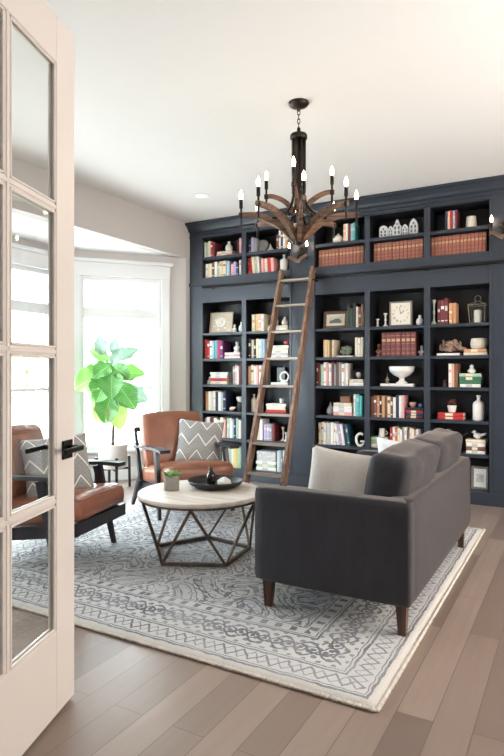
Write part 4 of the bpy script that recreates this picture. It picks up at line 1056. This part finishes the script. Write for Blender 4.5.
m.sweep(arc([(0, 0, .45), (.06, .03, .62), (.08, .05, .80)], 4), .006, 6)
m.build('stem', mat('fig_bark', (74, 60, 48), .8, var=.2), fg)
rt = Vector((.873, .488, 0)); fw = Vector((-.488, .873, 0))
def leaf(px, pz, L, Wd, ang, tip_in, mi, dep=0., curl=.25):
    """big leaf: base at (px along the window side, height pz), ang = direction in the upright plane, tip_in = lean toward the room"""
    N, K = 12, 6; m = MB(); m.smooth = True; rows_ = []
    for i in range(N+1):
        t_ = i/N; wd = Wd/2*(math.sin(PI*min(1, t_**.8*.93+.05))**.7)*(.62+.62*t_ if t_ < .62 else 1.0-(t_-.62)*.3)*(1+.06*math.sin(t_*22))
        if i == 0: wd = .004
        row = []
        for k in range(-K, K+1):
            u = k/K; row.append(m.bm.verts.new((u*wd, t_*L, abs(u)**1.5*wd*.32-curl*L*t_*t_+.012*math.sin(t_*15+u*2)*abs(u))))
        rows_.append(row)
    for i in range(N):
        for k in range(2*K): fa = m.bm.faces.new((rows_[i][k], rows_[i][k+1], rows_[i+1][k+1], rows_[i+1][k])); fa.smooth = True
    bmesh.ops.recalc_face_normals(m.bm, faces=m.bm.faces[:])
    o = m.build('leaf', LG[mi], fg)
    d = (rt*math.cos(R(ang))+Vector((0, 0, 1))*math.sin(R(ang)))*math.cos(R(tip_in))-fw*math.sin(R(tip_in))
    d.normalize(); nrm = (-fw*math.cos(R(tip_in))+Vector((0, 0, 1))*.35); nrm = (nrm-d*nrm.dot(d)).normalized(); xx = d.cross(nrm)
    Mx = Matrix((xx, d, nrm)).transposed().to_4x4(); p = rt*px+fw*dep; Mx.translation = Vector((p.x, p.y, pz)); o.matrix_local = Mx
LV = [(-.10, .97, .22, .13, 100, 10, 3, .0), (-.03, .92, .26, .11, 150, 5, 0, .02), (.05, .93, .24, .12, 30, 10, 3, .0), (0, .86, .24, .12, 60, 25, 3, -.03),
      (.03, .78, .30, .17, 5, 15, 0, 0), (-.05, .84, .26, .13, 172, 0, 3, .08), (-.05, .78, .36, .26, 200, 20, 0, -.03), (-.02, .76, .30, .24, 245, 30, 1, -.06),
      (.05, .74, .33, .22, -50, 20, 1, -.02), (.02, .80, .30, .22, -85, 40, 1, -.10), (-.03, .55, .26, .19, 235, 15, 2, 0), (.04, .56, .30, .20, -78, 20, 2, -.04),
      (-.01, .62, .30, .22, -100, 25, 1, -.04), (.08, .66, .28, .18, -20, 0, 3, .12), (0, .88, .24, .16, 215, 35, 1, -.05), (.02, .86, .24, .15, -30, 35, 1, -.06),
      (-.06, .70, .26, .18, 225, 5, 0, .05), (.0, .98, .18, .10, 80, 15, 3, .02)]
for a in LV: a = list(a); a[3] *= 1.3; a[1] -= .06 if a[1] < .75 else 0; leaf(*a)

# ------------------------------------------------------------------ chandelier
ca = empty('chandelier', (-1.583, 3.455, CH), R(29.2), 'wood and iron candle chandelier with lit bulbs hanging from ceiling', 'chandelier')
Z0 = -CH
def zz(z): return z-CH
m = MB(); m.smooth = True; m.lathe([(.066, 0), (.068, -.006), (.058, -.022), (.03, -.034), (.012, -.04), (.010, -.055)], 28); m.build('canopy', BRONZE, ca)
m = MB(); m.smooth = True
for k in range(5):
    zc = -.065-.028*k; pts = [(math.cos(a)*.0085, 0, zc+math.sin(a)*.018) for a in [j*2*PI/12 for j in range(13)]]
    m.M = Matrix.Rotation(R(90*(k % 2)), 4, 'Z'); m.sweep(pts, .0028, 6, cap=False, up=(0, 1, 0))
m.M = Matrix.Identity(4); m.build('chain', BRONZE, ca)
m = MB(); m.smooth = True; m.lathe([(.01, zz(2.775)), (.016, zz(2.772)), (.050, zz(2.765)), (.056, zz(2.755)), (.056, zz(2.735)), (.048, zz(2.73)), (.01, zz(2.728))], 28)
m.sweep([(0, 0, zz(2.80)), (0, 0, zz(2.10))], .012, 10); m.lathe([(.0, zz(2.04)), (.018, zz(2.045)), (.032, zz(2.075)), (.036, zz(2.13)), (.03, zz(2.15)), (0, zz(2.15))], 16)
m.build('column', BRONZE, ca)
for k in range(8):
    a = R(22.5+45*k); c_, s_ = math.cos(a), math.sin(a)
    pts = arc([(r*c_, r*s_, zz(z)) for r, z in ((.040, 2.735), (.040, 2.45), (.042, 2.34), (.075, 2.27), (.14, 2.215), (.19, 2.20))], 4)
    m = MB(); m.smooth = True; m.sweep(pts, .009, 7); m.build('rod', BRONZE, ca)
def candle(parent, r, a, zarm, zbulb):
    c_, s_ = math.cos(a), math.sin(a); x, y = r*c_, r*s_
    m = MB(); m.smooth = True
    zb_ = zbulb-.035
    m.lathe([(.004, zarm-.085), (.007, zarm-.08), (.007, zb_-.06), (.012, zb_-.056), (.012, zb_-.002), (.008, zb_)], 12, x, y)
    m.lathe([(.008, zarm-.016), (.015, zarm-.012), (.015, zarm+.014), (.008, zarm+.018)], 12, x, y)
    o = m.build('candle_tube', BLACK, parent)
    m = MB(); m.smooth = True; m.lathe([(.007, zb_), (.011, zb_+.012), (.013, zb_+.024), (.009, zb_+.042), (.003, zb_+.058), (.0005, zb_+.063)], 12, x, y); m.build('bulb', BULB, o)
for k in range(8):
    a = R(180+45*k); c_, s_ = math.cos(a), math.sin(a)
    pts = arc([(r*c_, r*s_, zz(z)) for r, z in ((.020, 2.075), (.08, 2.135), (.16, 2.195), (.27, 2.235), (.39, 2.238))], 5)
    m = MB(); m.sweep(pts, [1.25-.45*i/(len(pts)-1) for i in range(len(pts))], rect=(.026, .040)); m.build('arm', ARMW, ca)
    candle(ca, .375, a, zz(2.235), zz(2.375))
for k in range(4):
    a = R(167+90*k); c_, s_ = math.cos(a), math.sin(a)
    pts = arc([(r*c_, r*s_, zz(z)) for r, z in ((.030, 2.24), (.06, 2.30), (.11, 2.345), (.175, 2.372), (.228, 2.375))], 5)
    m = MB(); m.sweep(pts, [1.1-.35*i/(len(pts)-1) for i in range(len(pts))], rect=(.022, .032)); m.build('arm', ARMW, ca)
    candle(ca, .215, a, zz(2.372), zz(2.515))

# ------------------------------------------------------------------ wall sconces
def sconce(label):
    t = empty('wall_sconce', (0, 0, 0), 0, label, 'wall light', 'two-light sconces on the bookcase pilasters')
    m = MB(); m.smooth = True; m.M = Matrix.Rotation(R(90), 4, 'X'); m.lathe([(0, 0), (.045, 0), (.045, .010), (.035, .018), (0, .020)], 24); m.M = Matrix.Identity(4)
    m.sweep(arc([(0, -.015, 0), (0, -.06, -.03), (0, -.085, -.09)], 5), .010, 8); m.build('back_plate', BRONZE, t)
    for s_ in (-1, 1):
        pts = arc([(0, -.085, -.115), (s_*.035, -.085, -.098), (s_*.07, -.085, -.072), (s_*.115, -.085, -.062)], 5)
        m = MB(); m.sweep(pts, [1.2-.4*i/(len(pts)-1) for i in range(len(pts))], rect=(.024, .034)); m.build('arm', ARMW, t)
        m = MB(); m.smooth = True; x, y = s_*.10, -.085
        m.lathe([(.004, -.105), (.007, -.10), (.007, -.02), (.012, -.015), (.012, .03), (.008, .032)], 12, x, y); o = m.build('candle_tube', BLACK, t)
        m = MB(); m.smooth = True; m.lathe([(.007, .032), (.011, .044), (.013, .056), (.009, .074), (.003, .090), (.0005, .095)], 12, x, y); m.build('bulb', BULB, o)
    return t
s1 = sconce('bronze two-bulb sconce on the panel above the ladder'); s1.location = (-2.575, BF-.0145+.008, 2.50)
s2 = copy_tree(s1); s2['label'] = 'bronze two-bulb sconce at the right edge beside the bookcase'; s2.location = (-.575, BF-.0145+.008, 2.53)

# ------------------------------------------------------------------ outside
m = MB(); m.box(-26, -5.02, -14, 20, -.6, -.45); m.build('patio_ground', mat('pale_paving', (222, 220, 214), .9, var=.1, scale=2))['kind'] = 'structure'
def tree(name, x, y, h, r, label, seed):
    random.seed(seed); t = empty(name, (x, y, -.45), 0, label, 'tree', 'garden trees beyond the bay window')
    m = MB(); m.smooth = True; m.sweep(arc([(0, 0, 0), (.05, .02, h*.4), (-.03, .05, h*.75)], 4), [.09, .085, .08, .075, .07, .06, .05, .045, .04], 8); m.build('trunk', mat('garden_bark', (120, 104, 90), .9), t)
    m = MB()
    for k in range(900):
        v = Vector((random.gauss(0, 1), random.gauss(0, 1), random.gauss(0, .9))).normalized()*(random.random()**.4)*r
        c_ = Vector((v.x, v.y, h*.72+v.z)); s_ = .10
        a = Vector((random.uniform(-1, 1), random.uniform(-1, 1), random.uniform(-1, 1))).normalized(); b_ = a.orthogonal().normalized()
        vs = [m.bm.verts.new(c_+a*s_), m.bm.verts.new(c_+b_*s_*.6), m.bm.verts.new(c_-a*s_), m.bm.verts.new(c_-b_*s_*.6)]; m.bm.faces.new(vs)
    m.build('crown', mat('pale_garden_leaf', (176, 200, 150), .7, var=.3, scale=3), t)
tree('garden_tree', -9.5, 5.3, 3.2, 1.1, 'pale leafy garden tree outside the bay window, seen through door glass', 1)
tree('garden_tree', -11.5, 9.5, 2.6, 1.0, 'low pale garden tree outside the bay window behind the fig', 2)

# ------------------------------------------------------------------ lights
W_ = bpy.data.worlds.new('world'); SC.world = W_; W_.use_nodes = True
bg = W_.node_tree.nodes['Background']; bg.inputs[0].default_value = (.86, .94, 1.0, 1); bg.inputs[1].default_value = 15
def area(name, loc, rot, sx_, sy_, power, col=(1, 1, 1), portal=False):
    l = bpy.data.lights.new(name, 'AREA'); l.shape = 'RECTANGLE'; l.size = sx_; l.size_y = sy_; l.energy = power; l.color = col
    if portal: l.cycles.is_portal = True
    o = bpy.data.objects.new(name, l); C.objects.link(o); o.location = loc; o.rotation_euler = rot; return o
def aim(o, d):
    o.rotation_euler = Vector(d).to_track_quat('-Z', 'Y').to_euler()
for (A, B_, s0, s1_) in ((A1, B1, .30, 1.20), (B1, B2, .24, 1.98), (B2, A2, .10, 1.00)):
    A, B_ = Vector(A), Vector(B_); d = (B_-A).normalized(); n_ = Vector((-d.y, d.x)); c_ = A+d*(s0+s1_)/2-n_*.10
    o = area('sky_portal', (c_.x, c_.y, 1.32), (0, 0, 0), s1_-s0, 1.94, 1, portal=True); aim(o, (n_.x, n_.y, 0))
WARM = (1, .88, .76)
o = area('hall_ceiling_light', (-.4, -1.1, 2.9), (0, 0, 0), 2.2, 1.6, 10, WARM)
o = area('room_side_light', (1.6, 3.4, 1.35), (0, 0, 0), 2.4, 1.3, 92, (1, .90, .81)); aim(o, (-1, 0, -.12))
o = area('ceiling_bounce_fill', (.95, 2.9, 1.7), (0, 0, 0), 1.2, 2.6, 9, (1, .98, .95)); aim(o, (-.35, 0, 1))  # added out-of-frame fill, imitates daylight bouncing up to the ceiling; no actual fixture

# ------------------------------------------------------------------ camera
cam = bpy.data.cameras.new('camera'); co = bpy.data.objects.new('camera', cam); C.objects.link(co)
co.location = (0, 0, 1.22); co.rotation_euler = (R(90), 0, R(29.2))
cam.sensor_fit = 'VERTICAL'; cam.sensor_height = 36; cam.lens = 583/756*36; cam.shift_y = -6/756; cam.clip_start = .05
SC.camera = co
SC.view_settings.view_transform = 'Standard'; SC.view_settings.look = 'None'; SC.view_settings.exposure = .48
try:
    SC.cycles.use_denoising = True; SC.cycles.max_bounces = 10; SC.cycles.diffuse_bounces = 6; SC.cycles.transparent_max_bounces = 16; SC.cycles.sample_clamp_indirect = 6
except Exception: pass
